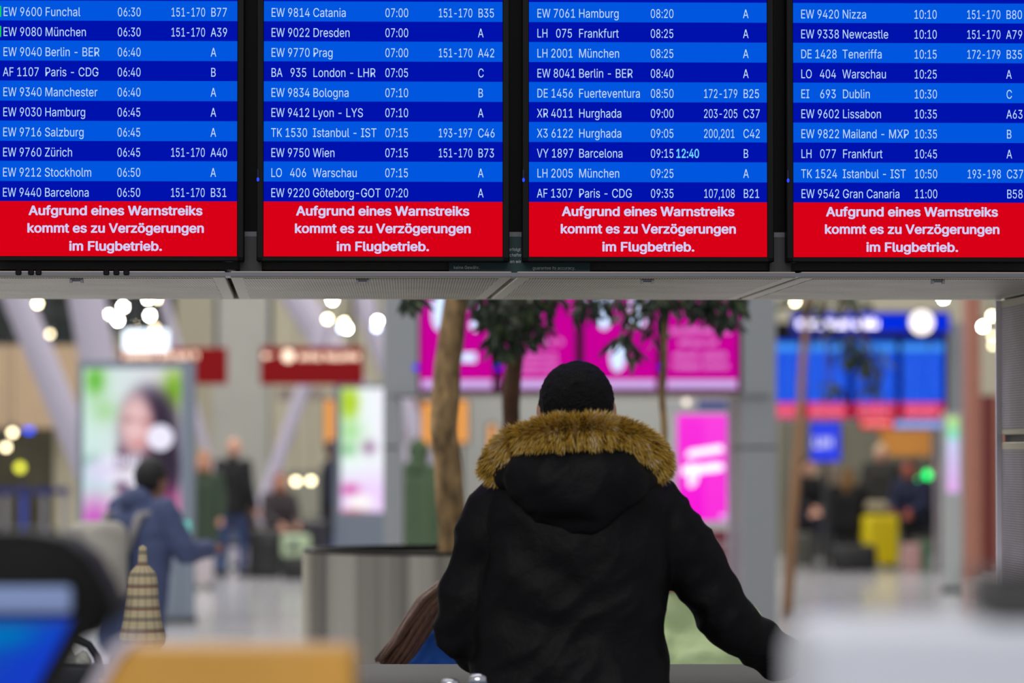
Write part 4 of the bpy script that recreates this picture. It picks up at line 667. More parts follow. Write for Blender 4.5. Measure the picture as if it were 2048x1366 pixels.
def mix(a, b, t): t = max(0, min(1, t)); return tuple(x + (y - x) * t for x, y in zip(a, b))
def g_(u, v, cu, cv, ru, rv, p=2.0): return exp(-(((u - cu) / ru) ** 2 + ((v - cv) / rv) ** 2) ** p)
def advert(u, v):
    c = mix((215, 245, 235), (232, 232, 240), u * 1.4)
    c = mix(c, (90, 190, 30), .95 * g_(u, v, .12, .07, .10, .09, 1)); c = mix(c, (150, 215, 120), .6 * g_(u, v, .22, .25, .14, .07, 1))
    c = mix(c, (120, 180, 10), 1.0 * g_(u, v, .93, .12, .12, .12, 1)); c = mix(c, (60, 120, 90), .5 * g_(u, v, .08, .55, .12, .04, 1))
    c = mix(c, (190, 225, 240), .8 * g_(u, v, .12, .62, .15, .10, 1))
    c = mix(c, (235, 150, 215), .95 * max(0, min(1, (v - .70) * 5)))
    c = mix(c, (250, 236, 255), .9 * g_(u, v, .45, .92, .10, .25, 1)); c = mix(c, (196, 60, 190), .9 * g_(u, v, .12, .95, .14, .16, 1))
    c = mix(c, (34, 14, 44), g_(u, v, .68, .36, .31, .26, 3)); c = mix(c, (30, 12, 40), g_(u, v, .86, .58, .15, .22, 3))
    c = mix(c, (70, 16, 60), .95 * g_(u, v, .40, .60, .09, .15))
    c = mix(c, (244, 200, 200), g_(u, v, .54, .33, .175, .19, 3)); c = mix(c, (210, 120, 120), .8 * g_(u, v, .56, .44, .08, .025, 1))
    c = mix(c, (110, 50, 60), .7 * g_(u, v, .46, .30, .05, .014, 1)); c = mix(c, (110, 50, 60), .7 * g_(u, v, .62, .31, .05, .014, 1)); c = mix(c, (226, 160, 156), .6 * g_(u, v, .66, .38, .05, .12, 1))
    c = mix(c, (232, 226, 255), .95 * g_(u, v, .22, .60, .20, .08)); c = mix(c, (250, 250, 255), .9 * g_(u, v, .50, .62, .20, .05))
    c = mix(c, (214, 70, 170), .7 * g_(u, v, .80, .85, .12, .16, 1)); c = mix(c, (255, 244, 255), .8 * g_(u, v, .58, .88, .08, .3, 1))
    c = mix(c, (190, 40, 110), .6 * g_(u, v, .92, .8, .10, .10, 1))
    return c
def advert2(u, v):
    c = mix((230, 250, 240), (240, 240, 250), u)
    c = mix(c, (170, 205, 20), .95 * g_(u, v, .18, .12, .26, .14)); c = mix(c, (140, 210, 110), .7 * g_(u, v, .2, .35, .3, .1, 1))
    c = mix(c, (60, 150, 60), .6 * g_(u, v, .15, .50, .2, .05, 1)); c = mix(c, (110, 40, 100), .8 * g_(u, v, .65, .48, .14, .05, 1))
    c = mix(c, (235, 200, 250), .9 * max(0, min(1, (v - .6) * 4))); c = mix(c, (200, 20, 130), .9 * g_(u - v * .2, v, .05, .82, .2, .04, 1))
    c = mix(c, (250, 250, 245), .95 * g_(u, v, .45, .92, .35, .07)); c = mix(c, (210, 40, 60), .8 * g_(u, v, .25, 1.0, .3, .02, 1))
    return c
M_TOT = mat('blue_grey_totem', (112, 122, 136), 0.42, 0.2)
def totem(x0, x1, ytop, Y, sx0, sx1, sy0, sy1, label, fn, strength=1.1, rz=0.0, m=M_TOT, name='advert_totem'):
    q = Y / FPX; w = (x1 - x0) * q; h = zz(ytop, Y)
    r = thing(name, (xx((x0 + x1) / 2, Y), Y, 0), rz, label, 'advert totem')
    X = lambda p: (p - (x0 + x1) / 2) * q
    a, b, c, d = X(sx0), X(sx1), zz(sy1, Y), zz(sy0, Y)
    MB().box(-w / 2 - .02, w / 2 + .02, .0, .22, 0, .06, .01).build('base', M_DFR, r)
    f = MB().box(-w / 2, a, 0, .2, .06, h, .008, 1).box(b, w / 2, 0, .2, .06, h, .008, 1).box(a, b, 0, .2, d, h).box(a, b, 0, .2, .06, c).box(a, b, .08, .2, c, d)
    f.build('casing', m, r)
    MB().box(a + .01, b - .01, -.006, 0, .12, c - .08, .003, 1).build('access_panel', m, r)
    s = picture('screen', b - a, d - c, 36, 60, fn, r, strength, y=.02, x0=a, z0=c)
    MB().box(a, b, .0085, .012, c, d).build('glass_pane', clear_glass(), r)
    return r, s, (a, b, c, d, X, q)
def clear_glass():
    if 'clear_glass' in _mats: return _mats['clear_glass']
    m = bpy.data.materials.new('clear_glass'); m.use_nodes = True; nt = m.node_tree; nt.nodes.clear()
    t = nt.nodes.new('ShaderNodeBsdfTransparent'); g = nt.nodes.new('ShaderNodeBsdfGlossy'); g.inputs['Roughness'].default_value = .03
    mx = nt.nodes.new('ShaderNodeMixShader'); mx.inputs[0].default_value = 0.05; o = nt.nodes.new('ShaderNodeOutputMaterial')
    nt.links.new(t.outputs[0], mx.inputs[1]); nt.links.new(g.outputs[0], mx.inputs[2]); nt.links.new(mx.outputs[0], o.inputs[0])
    _mats['clear_glass'] = m; return m
t1, s1, (a, b, c, d, X, q) = totem(155, 388, 722, 36, 166, 362, 737, 1078, 'grey advert totem showing a dark-haired woman in pink beside a round white badge', advert, 1.0)
bd = MB().lathe([(0, 0), (26 * q, 0)], 32).build('white_badge', glow('badge_white', (240, 236, 255), 1.1), s1); bd.rotation_euler = (pi / 2, 0, 0); bd.location = (X(320), .0175, zz(875, 36))
m = MB(); scribble(m, X(205), X(292), zz(930, 36), zz(905, 36), .017, 9); scribble(m, X(212), X(300), zz(965, 36), zz(945, 36), .017, 12); m.build('advert_lettering', glow('badge_white', (240, 236, 255), 1.1), s1)
totem(668, 772, 768, 47, 682, 768, 776, 1024, 'slim grey advert totem with yellow-green corner and white picture', advert2, 1.15)
# magenta advert totem
def pinkfn(u, v): return mix((255, 52, 226), (255, 20, 222), v)
M_PALE = mat('pale_totem', (168, 172, 172), 0.45)
t3, s3, (a, b, c, d, X, q) = totem(1336, 1500, 815, 36, 1354, 1480, 828, 1042, 'pale totem with bright magenta screen and white script', pinkfn, 1.05, m=M_PALE)
def script(mb, pts, w, y):
    pts = [Vector((p[0], 0, p[1])) for p in pts]
    for p, r in zip(pts, pts[1:]):
        dd = (r - p).normalized(); n = Vector((-dd.z, 0, dd.x)) * w
        mb.bm.faces.new([mb.bm.verts.new(v + Vector((0, y, 0))) for v in (p - n, r - n, r + n, p + n)])
m = MB()
Zp = lambda p: zz(p, 36)
pts = [(X(1376 + k * 2.0), Zp(908 - .16 * k * 2 + 7 * sin(k * 1.9))) for k in range(35)]; script(m, pts, 4.2 * q, .017)
pts = [(X(1366 + k * 2.1), Zp(942 - .12 * k * 2 + 8 * sin(k * 1.7 + 1))) for k in range(38)]; script(m, pts, 4.8 * q, .0165)
script(m, [(X(1382), Zp(925)), (X(1380), Zp(972)), (X(1390), Zp(965)), (X(1396), Zp(930))], 3.5 * q, .016)
m.build('white_script', glow('script_white', (250, 246, 255), 1.5), s3)
MB().rect(a + .06, X(1378), c + .02, c + .06, .017).rect(X(1440), X(1474), c + .02, c + .06, .017).build('white_footer', glow('footer_white', (240, 190, 255), 1.0), s3)
# dark red information stand in front of it
r = thing('information_stand', (xx(1452, 33), 33, 0), 0, 'dark red and white information stand below the magenta screen totem', 'stand')
q = 33 / FPX
for k, (y0, y1, mm, nm) in enumerate(((1062, 1114, M_REDB, 'red_panel'), (1117, 1128, mat('dusty_pink', (160, 110, 120), 0.5), 'pink_stripe'), (1130, 1160, M_REDB, 'red_panel'), (1163, 1215, mat('white_panel', (205, 200, 204), 0.5), 'white_panel'), (1218, 1330, M_REDB, 'red_panel'))):
    p = MB().box(-150 * q, 46 * q, 0, .3, zz(y1, 33) if y1 < 1300 else 0, zz(y0, 33), .006, 1).build(nm, mm, r)
    m = MB()
    if k in (0, 2): scribble(m, -30 * q, 34 * q, zz(y1 - 12, 33), zz(y0 + 14, 33), -.008, 33 + k, ); m.build('lettering', mat('dusty_white', (190, 160, 170), 0.5), p)
    elif k == 3: script(m, [(-10 * q, zz(1190, 33)), (8 * q, zz(1172, 33)), (26 * q, zz(1196, 33)), (44 * q, zz(1180, 33))], 3 * q, -.008); m.build('red_mark', M_REDB, p)
    else: m.bm.free()
# slim glowing totem seen edge-on by the distant gantry
def slim(u, v): return mix((206, 240, 130), (120, 235, 220), v * 3.3) if v < .3 else mix((210, 220, 255), (240, 180, 250), (v - .3) * 1.5)
t4, s4, _ = totem(1888, 1924, 824, 44, 1894, 1918, 834, 985, 'very slim white-lit totem beside the distant gantry', slim, 1.0, m=M_PALE)

M_LAMP = mat('lamp_case', (60, 60, 60), 0.4)
LITS = [glow('lamp_white', (255, 252, 240), 60), glow('lamp_cream', (255, 240, 190), 26), glow('lamp_dim', (255, 236, 190), 9), glow('lamp_blueish', (200, 220, 255), 14)]
DESC = {0: 'bright white', 1: 'creamy', 2: 'dim warm', 3: 'cool bluish'}
def lamp(px, py, k, label, Y=51.5, r0=.032):
    p = pt(px, py, Y); r = thing('spot_lamp', p, 0, label, 'lamp', 'ceiling spot lamps far across the hall')
    MB().cone((0, .02, r0 * .6), (0, .02, r0 * 3.2), r0 * 1.1, r0 * .8, 12).build('shade', M_LAMP, r)
    MB().ball((0, 0, 0), r0, n=12).build('bulb', LITS[k], r)
    MB().cone((0, .02, r0 * 3.2), (0, .02, 10 - p.z), .008, n=6).build('cable', M_LAMP, r)
LP = [(75, 607, 1, 'between the two thick pale struts, just under the gantry'), (215, 629, 0, 'at the strut end of the cluster over the light box'), (236, 641, 0, 'second from the strut above the light box'), (246, 614, 0, 'in the upper arc over the light box, lower one'),
      (262, 607, 0, 'in the upper arc over the light box, upper one'), (265, 649, 1, 'directly above the corner of the light box'), (300, 631, 0, 'over the middle of the light box'), (296, 597, 0, 'over the light box, half hidden by the gantry'),
      (316, 597, 1, 'beside the half hidden lamp over the light box'), (310, 655, 2, 'touching the upper edge of the light box'), (665, 600, 0, 'above the wide dark red sign, highest of five'), (655, 638, 1, 'above the wide dark red sign, nearest the thick grey strut'),
      (688, 645, 1, 'above the wide dark red sign, third from the strut'), (694, 657, 0, 'above the wide dark red sign, lowest of five'), (755, 642, 0, 'alone beside the grey pillar of the middle gantry'), (753, 655, 3, 'just below the lone lamp by the middle gantry pillar'), (684, 656, 3, 'faint beside the lowest lamp above the wide dark red sign'),
      (1590, 603, 1, 'above the distant blue header sign, by the grey pillar'), (1887, 596, 0, 'above the end of the distant blue header sign'), (1966, 653, 0, 'beside the perforated wall, brightest there'),
      (1984, 632, 1, 'half hidden by the perforated wall'), (1985, 672, 2, 'lowest one beside the perforated wall'), (100, 668, 2, 'in front of the upper dark windows'), (1986, 690, 2, 'dim below the others at the perforated wall'), (70, 632, 2, 'dim under the creamy lamp by the struts')]
for px, py, k, d in LP: lamp(px, py, k, '%s spot lamp %s' % (DESC[k], d))
for px, py, k, d in ((25, 865, 2, 'in the dark shop opening, upper one'), (12, 894, 2, 'in the dark shop opening, lower one'), (1656, 1036, 2, 'low between the seated travellers'), (622, 961, 2, 'low over the grey rail behind the seated people'), (592, 962, 2, 'faint low over the grey rail'),
                     (1372, 803, 2, 'under the magenta screens')):
    lamp(px, py, k, 'small %s lamp %s' % (DESC[k], d), 56 if px < 1000 or px > 1500 else 52, .045)
for px, py, c, lb in ((58, 857, (20, 80, 255), 'small blue light in the dark shop opening'), (40, 935, (200, 200, 60), 'small yellow light low in the dark shop opening'), (1841, 964, (0, 235, 110), 'green signal light above the seated traveller, lower of two'),
                      (1856, 950, (0, 235, 110), 'green signal light above the seated traveller, upper of two')):
    Y = 59; p = pt(px, py, Y); r = thing('signal_light', p, 0, lb, 'light')
    MB().box(-.06, .06, .03, .1, -.06, .06, .01, 1).build('box', M_LAMP, r); MB().ball((0, 0, 0), .07, (1, .4, 1), 12).build('lens', glow('signal_%d_%d' % (c[0], c[2]), c, 3.2), r)
    MB().box(-.012, .012, .05, .08, -p.z, -.06).build('post', M_LAMP, r)
def glow_strip(x0, x1, y0, y1, Y, label):
    w = (x1 - x0) * Y / FPX; h = zz(y0, Y) - zz(y1, Y)
    r = thing('wall_lamp', (xx((x0 + x1) / 2, Y), Y, zz(y1, Y)), 0, label, 'wall lamp')
    MB().box(-w / 2 - .03, w / 2 + .03, .02, .12, -.03, h + .03, .01, 1).build('case', M_LAMP, r)
    MB().box(-w / 2, w / 2, 0, .03, 0, h, .01, 1).build('lit_tube', glow('amber_light', (250, 168, 84), 1.0), r)
    MB().box(-.02, .02, .04, .1, -zz(y1, Y), -.03).build('post', M_LAMP, r)
glow_strip(650, 668, 800, 890, 56, 'upright amber wall lamp beside the slim advert totem')
glow_strip(845, 864, 805, 890, 53, 'upright amber wall lamp hugging the tree trunk on its shop side')
glow_strip(914, 934, 800, 885, 53, 'upright amber wall lamp past the tree trunk towards the fur collar')
glow_strip(978, 990, 850, 905, 53, 'short amber wall lamp just before the dark second trunk')

# ================================================================= PLANTER AND TREES
Yp = 15.4; R = 352 * Yp / FPX; cp = (xx(957, Yp), Yp)
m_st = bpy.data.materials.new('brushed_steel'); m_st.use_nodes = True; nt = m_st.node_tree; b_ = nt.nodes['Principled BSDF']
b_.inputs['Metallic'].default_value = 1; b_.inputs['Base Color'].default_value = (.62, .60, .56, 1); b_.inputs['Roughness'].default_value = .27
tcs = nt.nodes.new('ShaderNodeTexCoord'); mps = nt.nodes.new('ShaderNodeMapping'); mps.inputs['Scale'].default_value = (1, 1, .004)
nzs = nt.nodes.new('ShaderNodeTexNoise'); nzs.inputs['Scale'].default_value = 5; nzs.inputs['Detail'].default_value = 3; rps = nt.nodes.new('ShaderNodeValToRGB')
rps.color_ramp.elements[0].position = .36; rps.color_ramp.elements[1].position = .62; rps.color_ramp.elements[0].color = (.20, .185, .16, 1); rps.color_ramp.elements[1].color = (.60, .56, .48, 1)  # polishing streaks, coloured to stand in for reflections the steel lacks
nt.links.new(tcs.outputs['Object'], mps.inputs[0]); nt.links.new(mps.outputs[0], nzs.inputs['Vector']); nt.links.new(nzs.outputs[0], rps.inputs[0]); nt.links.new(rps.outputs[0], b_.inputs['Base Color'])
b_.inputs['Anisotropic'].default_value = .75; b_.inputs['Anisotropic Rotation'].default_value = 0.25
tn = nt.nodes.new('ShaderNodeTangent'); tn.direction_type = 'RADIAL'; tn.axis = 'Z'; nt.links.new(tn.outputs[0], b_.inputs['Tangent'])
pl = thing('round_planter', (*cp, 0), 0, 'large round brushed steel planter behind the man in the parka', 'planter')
H = zz(1113, Yp - R)
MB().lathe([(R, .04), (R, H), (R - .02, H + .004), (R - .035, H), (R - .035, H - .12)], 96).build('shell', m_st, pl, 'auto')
MB().lathe([(R - .004, H + .001), (R - .004, H + .014), (R - .045, H + .014), (R - .045, H - .01)], 96).build('rim', M_BLK, pl, 'auto')
MB().lathe([(0, H - .05), (R * .5, H - .045), (R - .03, H - .06)], 48).build('soil', mat('dark_soil', (40, 30, 24), 0.95, var=.3, scale=20, bump=.6), pl)
MB().lathe([(R - .05, 0), (R - .05, .05), (0, .05)], 48).build('plinth', M_BLK, pl)

M_BARK = mat('mottled_bark', (150, 122, 84), 0.85, var=.8, scale=22, bump=.6, bscale=40, stretch=(1, 1, .45))
M_BARK2 = mat('dark_bark', (84, 56, 38), 0.85, var=.3, scale=12, bump=.5, bscale=30)
M_LEAFS = [mat('leaf_dark', (18, 34, 16), 0.45), mat('leaf_mid', (30, 52, 24), 0.45), mat('leaf_pale', (84, 102, 62), 0.5)]
def leaf_mesh(m, L=.07, W=.011):
    bm = bmesh.new(); pr = [(0, .0), (.2, .7), (.5, 1), (.8, .6), (1, .04)]
    rows_ = []
    for t, w in pr:
        z = -L * t; dr = .012 * t * t
        rows_.append([bm.verts.new((-W * w, dr, z)), bm.verts.new((0, dr + .0025, z)), bm.verts.new((W * w, dr, z))])
    for p, q in zip(rows_, rows_[1:]):
        for k in (0, 1): bm.faces.new((p[k], p[k + 1], q[k + 1], q[k]))
    me = bpy.data.meshes.new('leaf'); bm.to_mesh(me); bm.free(); me.materials.append(m); return me
LEAF = [leaf_mesh(m) for m in M_LEAFS]
def leaf_at(p, root, big=1.0, rng=random):
    o = bpy.data.objects.new('leaf', LEAF[rng.choices((0, 1, 2), (6, 3, 1.2))[0]]); COL.objects.link(o); o.parent = root
    o.location = p; o.rotation_euler = (rng.uniform(-.9, .9), rng.uniform(-.9, .9), rng.uniform(0, 6.3)); s = rng.uniform(.8, 1.35) * big; o.scale = (s, s, s)
def crown(root, center, rad, n, seed, Lf=.07, W=.011, zmin=None):
    rg = random.Random(seed); bm = bmesh.new()
    for _ in range(n):
        while True:
            v = Vector((rg.uniform(-1, 1), rg.uniform(-1, 1), rg.uniform(-1, 1)))
            if .25 < v.length < 1: break
        p = Vector(center) + Vector((v.x * rad[0], v.y * rad[1], v.z * rad[2]))
        if zmin and p.z < zmin: p.z = zmin + rg.random() * .3
        M = Matrix.Rotation(rg.uniform(0, 6.3), 3, 'Z') @ Matrix.Rotation(rg.uniform(-1, 1), 3, 'X') @ Matrix.Rotation(rg.uniform(-1, 1), 3, 'Y'); s = rg.uniform(.8, 1.5)
        a = [bm.verts.new(p + M @ (Vector(q) * s)) for q in ((0, 0, 0), (-W, .004, -Lf * .5), (0, .01, -Lf), (W, .004, -Lf * .5))]
        bm.faces.new(a)
    me = bpy.data.meshes.new('foliage'); bm.to_mesh(me); bm.free(); me.materials.append(M_LEAFS[0])
    o = bpy.data.objects.new('foliage', me); COL.objects.link(o); o.parent = root; o['kind'] = 'stuff'; return o
def tree(pts, rs, Y, m, label, clusters, seed, topz=3.4, crown_r=(.9, .8, .8), ncrown=900, big=1.0, group='hall trees'):
    P = [pt(*p, Y) for p in pts]; base = P[0].copy(); rg = random.Random(seed)
    last = P[-1] + (P[-1] - P[-2]).normalized() * .5; last.z = max(last.z, P[-1].z + .45)
    P += [last, Vector((last.x + .1, last.y, topz))]; rr = [v * Y / FPX for v in rs] + [rs[-1] * .85 * Y / FPX, rs[-1] * .4 * Y / FPX]
    root = thing('indoor_tree', base, 0, label, 'tree', group)
    fine = []; fr = []
    for i in range(len(P) - 1):
        for k in range(6):
            t = k / 6; q = P[i].lerp(P[i + 1], t); n = noise.noise(q * 5 + Vector((seed, 0, 0)))
            fine.append(q + Vector((n * .012, n * .01, 0)) - base); fr.append((rr[i] * (1 - t) + rr[i + 1] * t) * (1 + .10 * noise.noise(q * 9)))
    fine.append(P[-1] - base); fr.append(rr[-1])
    MB().tube(fine, fr, 18).build('trunk', m, root, True)
    top = P[-2] - base
    for cx, cy, rx, ry, n in clusters:
        c = pt(cx, cy, Y) - base; q = Y / FPX
        anchor = Vector((c.x * .55 + top.x * .45, c.y + rg.uniform(-.2, .2), max(top.z, c.z + .3)))
        b_ = MB().tube([top, anchor, c + Vector((0, 0, ry * q * .8)), c - Vector((0, 0, ry * q * .3))], [.012 * big, .009 * big, .005 * big, .002], 6)
        br = b_.build('branch', M_BARK2, root)
        for _ in range(n):
            a = rg.uniform(0, 6.3); rad = math.sqrt(rg.random())
            leaf_at(c + Vector((cos(a) * rad * rx * q, rg.uniform(-.15, .15), sin(a) * rad * ry * q + .03)), root, big, rg)
    crown(root, (top.x, 0, topz - base.z + .1), crown_r, ncrown, seed, zmin=zz(585, Y) - base.z)
    return root
tree([(905, 1125), (901, 1000), (890, 860), (892, 730), (914, 600)], [30, 29, 28, 27, 25], 15.4, M_BARK, 'thick pale mottled tree trunk rising from the steel planter',
     [(824, 608, 26, 12, 26), (965, 615, 30, 24, 56), (995, 640, 32, 36, 86), (1010, 690, 32, 30, 80)], 5)
tree([(1012, 1125), (1016, 960), (1020, 850), (1024, 745), (1034, 640)], [19, 18, 18, 17, 14], 15.7, M_BARK2, 'dark straight tree trunk just behind the thick mottled one',
     [(1040, 620, 36, 28, 80), (1060, 665, 36, 36, 76), (1092, 612, 32, 18, 44), (1170, 622, 18, 24, 30), (1215, 610, 26, 12, 20)], 6)
tree([(1300, 1125), (1322, 980), (1326, 880), (1324, 780), (1330, 690)], [7, 7, 7, 7, 6], 15.2, M_BARK, 'thin tree stem rising beside the fur collar under the magenta screens',
     [(1250, 650, 14, 40, 14), (1240, 690, 26, 12, 12), (1262, 715, 12, 26, 10), (1285, 640, 20, 44, 24), (1305, 665, 12, 34, 14), (1320, 613, 34, 18, 40), (1390, 616, 44, 26, 70), (1440, 628, 34, 32, 70), (1475, 612, 20, 20, 26)], 7, crown_r=(.7, .8, .8))
M_LFAR = None
tr = tree([(1574, 1235), (1588, 1000), (1600, 850), (1606, 720), (1612, 640)], [11, 10, 9, 8, 6], 37.0, mat('tan_bark', (140, 104, 74), .85), 'slender distant tree with sparse leaves before the blue screens',
     [(1600, 610, 40, 30, 20), (1690, 612, 60, 18, 34), (1700, 700, 34, 34, 46), (1740, 720, 34, 30, 40), (1745, 765, 16, 16, 12), (1660, 780, 30, 12, 12), (1650, 650, 30, 40, 16)], 9, topz=5.5, crown_r=(1.6, 1.4, 1.0), ncrown=1100, big=2.0)
MB().cone((0, 0, .2 - tr.location.z), (0, 0, .1), .045, n=12).build('stem', mat('tan_bark', (140, 104, 74), .85), tr)

# ================================================================= PEOPLE
def remesh(mb, name, mats, voxel, parent, segs=None, smooth_it=4, ripple=0.0, rscale=6.0):
    """fuse overlapping shapes into one continuous skin; segs = [(p, q, material index)] colours it by the nearest limb"""
    me = bpy.data.meshes.new('tmp'); mb.bm.to_mesh(me); mb.bm.free()
    o = bpy.data.objects.new('tmp', me); COL.objects.link(o)
    m = o.modifiers.new('r', 'REMESH'); m.mode = 'VOXEL'; m.voxel_size = voxel; m.use_smooth_shade = True
    if smooth_it:
        s = o.modifiers.new('s', 'SMOOTH'); s.factor = .5; s.iterations = smooth_it
    dg = bpy.context.evaluated_depsgraph_get(); dg.update()
    me2 = bpy.data.meshes.new_from_object(o.evaluated_get(dg)); bpy.data.objects.remove(o); me2.name = name
    if ripple:
        ns = [v.normal.copy() for v in me2.vertices]
        for v, n in zip(me2.vertices, ns):
            c = v.co
            a = noise.noise(Vector((c.x * rscale, c.y * rscale, c.z * rscale * 1.6 + c.x * 3)))
            b = abs(noise.noise(Vector((c.x * rscale * 1.7 + 7, c.y * rscale, c.z * rscale * 2.4 - c.x * rscale))))
            v.co = c + n * ripple * (a + .9 * (.35 - b))
    for mm in mats: me2.materials.append(mm)
    if segs and len(mats) > 1:
        S = [(Vector(p), Vector(q), k) for p, q, k in segs]
        for f in me2.polygons:
            c = f.center; best = None
            for p, q, k in S:
                d = q - p; L = d.length_squared; t = max(0, min(1, (c - p).dot(d) / L)) if L > 1e-9 else 0
                dd = (c - p - d * t).length
                if best is None or dd < best[0]: best = (dd, k)
            f.material_index = best[1]
    me2.polygons.foreach_set('use_smooth', [True] * len(me2.polygons))
    r = bpy.data.objects.new(name, me2); COL.objects.link(r); r.parent = parent
    return r
M_SKIN = mat('skin', (206, 152, 128), .55); M_SKIND = mat('brown_skin', (132, 84, 62), .55)
STAND = dict(pel=(0, 0, .53), che=(0, 0, .73), nec=(0, 0, .83), hd=(0, -.012, .925), sh=.108, el=((-.145, .01, .635), (.145, .01, .635)), wr=((-.155, -.04, .50), (.155, -.04, .50)),
             kn=((-.055, -.015, .285), (.055, -.015, .285)), an=((-.06, .012, .05), (.06, .012, .05)))
SIT = dict(pel=(0, 0, .30), che=(0, -.02, .50), nec=(0, -.03, .60), hd=(0, -.05, .695), sh=.108, el=((-.14, -.06, .42), (.14, -.06, .42)), wr=((-.08, -.20, .36), (.08, -.20, .36)),
           kn=((-.06, -.26, .29), (.06, -.26, .29)), an=((-.06, -.25, .05), (.06, -.25, .05)))
def figure(loc, rz, H, label, cols, pose=None, sit=False, hair='short', coat='jacket', bulk=1.0, group='travellers in the hall', skin=None, seat=None, hood=False, lean=0.0):
    P = dict(SIT if sit else STAND); P.update(pose or {})
    if seat is not None:                      # lift a sitting figure to a seat of height seat (m)
        dz = seat / H - .245
        for k in ('pel', 'che', 'nec', 'hd'): P[k] = (P[k][0], P[k][1], P[k][2] + dz)
        for k in ('el', 'wr', 'kn'): P[k] = tuple((a[0], a[1], a[2] + dz) for a in P[k])
        if dz > .1: P['an'] = tuple((a[0], a[1], a[2] + dz * .6) for a in P['an'])
    V = lambda p: Vector(p) * H
    root = thing('person', (loc[0], loc[1], 0), rz, label, 'person', group)
    sk = skin or M_SKIN; top = mat('cloth_%d_%d_%d' % cols[0], cols[0], .85, bump=.2, bscale=40); bot = mat('cloth_%d_%d_%d' % cols[1], cols[1], .85); sho = mat('shoe_dark', (24, 22, 24), .5) if len(cols) < 4 else mat('shoe_%d' % cols[3][0], cols[3], .5)
    mats = [sk, top, bot, sho]; segs = []; mb = MB()
    def seg(a, b, r1, r2, k, rest=None):
        mb.capsule(a, b, r1, r2, 12); segs.append((a, b, k))
    pel, che, nec, hd = V(P['pel']), V(P['che']), V(P['nec']), V(P['hd'])
    S_ = [che.lerp(nec, .72) + Vector((s * P['sh'] * H, 0, 0)) for s in (-1, 1)]
    hp = [pel + Vector((s * .05 * H, 0, -.01 * H)) for s in (-1, 1)]
    for s in (0, 1):
        sx = -1 if s == 0 else 1
        seg(hp[s] + Vector((0, 0, .02 * H)), che + Vector((sx * .045 * H, 0, 0)), .058 * H, .066 * H, 1)
        seg(che + Vector((sx * .045 * H, 0, 0)), S_[s] - Vector((sx * .035 * H, 0, .01 * H)), .066 * H, .04 * H, 1)
        el, wr, kn, an = V(P['el'][s]), V(P['wr'][s]), V(P['kn'][s]), V(P['an'][s])
        seg(S_[s], el, .036 * H, .028 * H, 1); seg(el, wr, .028 * H, .019 * H, 1)
        seg(hp[s], kn, .058 * H, .038 * H, 2); seg(kn, an, .036 * H, .024 * H, 2)
        toe = an + Vector((0, -.085 * H, -.026 * H)); seg(an + Vector((0, .015 * H, -.024 * H)), toe, .026 * H, .02 * H, 3)
        dr = (wr - el).normalized(); palm = wr + dr * .045 * H
        seg(wr + dr * .012 * H, palm, .016 * H, .019 * H, 0)
        side = dr.cross(Vector((0, 1, 0.2))).normalized()
        fw = side.cross(dr).normalized()
        for k, ln in enumerate((.036, .044, .040, .030)):
            a = palm + side * (k - 1.5) * .0095 * H + dr * .008 * H; b = a + (dr * .6 - fw * .15) * ln * H * .7; c = b + (dr * .3 - fw * .6) * ln * H * .5
            segs.append((a, c, 0)); mb.tube([a, b, c], [.0052 * H, .0048 * H, .0042 * H], 6)
        a = wr + dr * .02 * H - side * .014 * H; b = a + (dr * .6 - side * .7).normalized() * .026 * H; mb.tube([a, b, b + dr * .016 * H], [.0065 * H, .0058 * H, .005 * H], 6); segs.append((a, b, 0))
    seg(nec - Vector((0, 0, .03 * H)), hd, .03 * H, .03 * H, 0)
    mb.ball(hd, .056 * H, (.86, 1.0, 1.18), 20); mb.ball(hd + Vector((0, -.02 * H, -.035 * H)), .036 * H, (.9, 1, .9), 14)
    mb.tube([hd + Vector((0, -.05 * H, .008 * H)), hd + Vector((0, -.066 * H, -.016 * H))], [.005 * H, .009 * H], 8)
    for sx in (-1, 1): mb.ball(hd + Vector((sx * .050 * H, .004 * H, -.008 * H)), .014 * H, (.4, .8, 1.2), 8)
    segs.append((hd - Vector((0, 0, .02 * H)), hd + Vector((0, 0, .04 * H)), 0))
    remesh(mb, 'body', mats, .0095 * H / 1.75, root, segs, 2)
    e = MB()
    for sx in (-1, 1): e.ball(hd + Vector((sx * .019 * H, -.0535 * H, .004 * H)), .0055 * H, (1, .6, .7), 8)
    e.build('eyes', mat('dark_eye', (24, 16, 12), .2), root, True)
    MB().ball(hd + Vector((0, -.0555 * H, -.036 * H)), .011 * H, (1.3, .4, .35), 8).build('mouth', mat('lip', (150, 76, 70), .5), root, True)
    hc = cols[2]
    if hair and hc:
        hm = mat('hair_%d_%d_%d' % hc, hc, .7, var=.25, scale=60, bump=.5, bscale=120)
        h_ = MB()
        h_.ball(hd + Vector((0, .010 * H, .012 * H)), .0605 * H, (.90, 1.0, 1.12), 22)
        if hair == 'long':
            h_.capsule(hd + Vector((0, .03 * H, 0)), hd + Vector((0, .05 * H, -.13 * H)), .05 * H, .042 * H)
            for sx in (-1, 1): h_.capsule(hd + Vector((sx * .045 * H, .005 * H, -.01 * H)), hd + Vector((sx * .05 * H, .02 * H, -.12 * H)), .016 * H, .014 * H)
        if hair == 'bun': h_.ball(hd + Vector((0, .03 * H, .07 * H)), .026 * H)
        if hair == 'hat': h_.lathe([(.058 * H, 0), (.064 * H, -.012 * H), (.058 * H, -.02 * H)], 24, hd + Vector((0, .006 * H, .03 * H)))
        for v in h_.bm.verts:                # clear the face
            d = v.co - hd
            if d.y < -.02 * H and d.z < .034 * H and abs(d.x) < .047 * H: v.co.y = hd.y - .02 * H
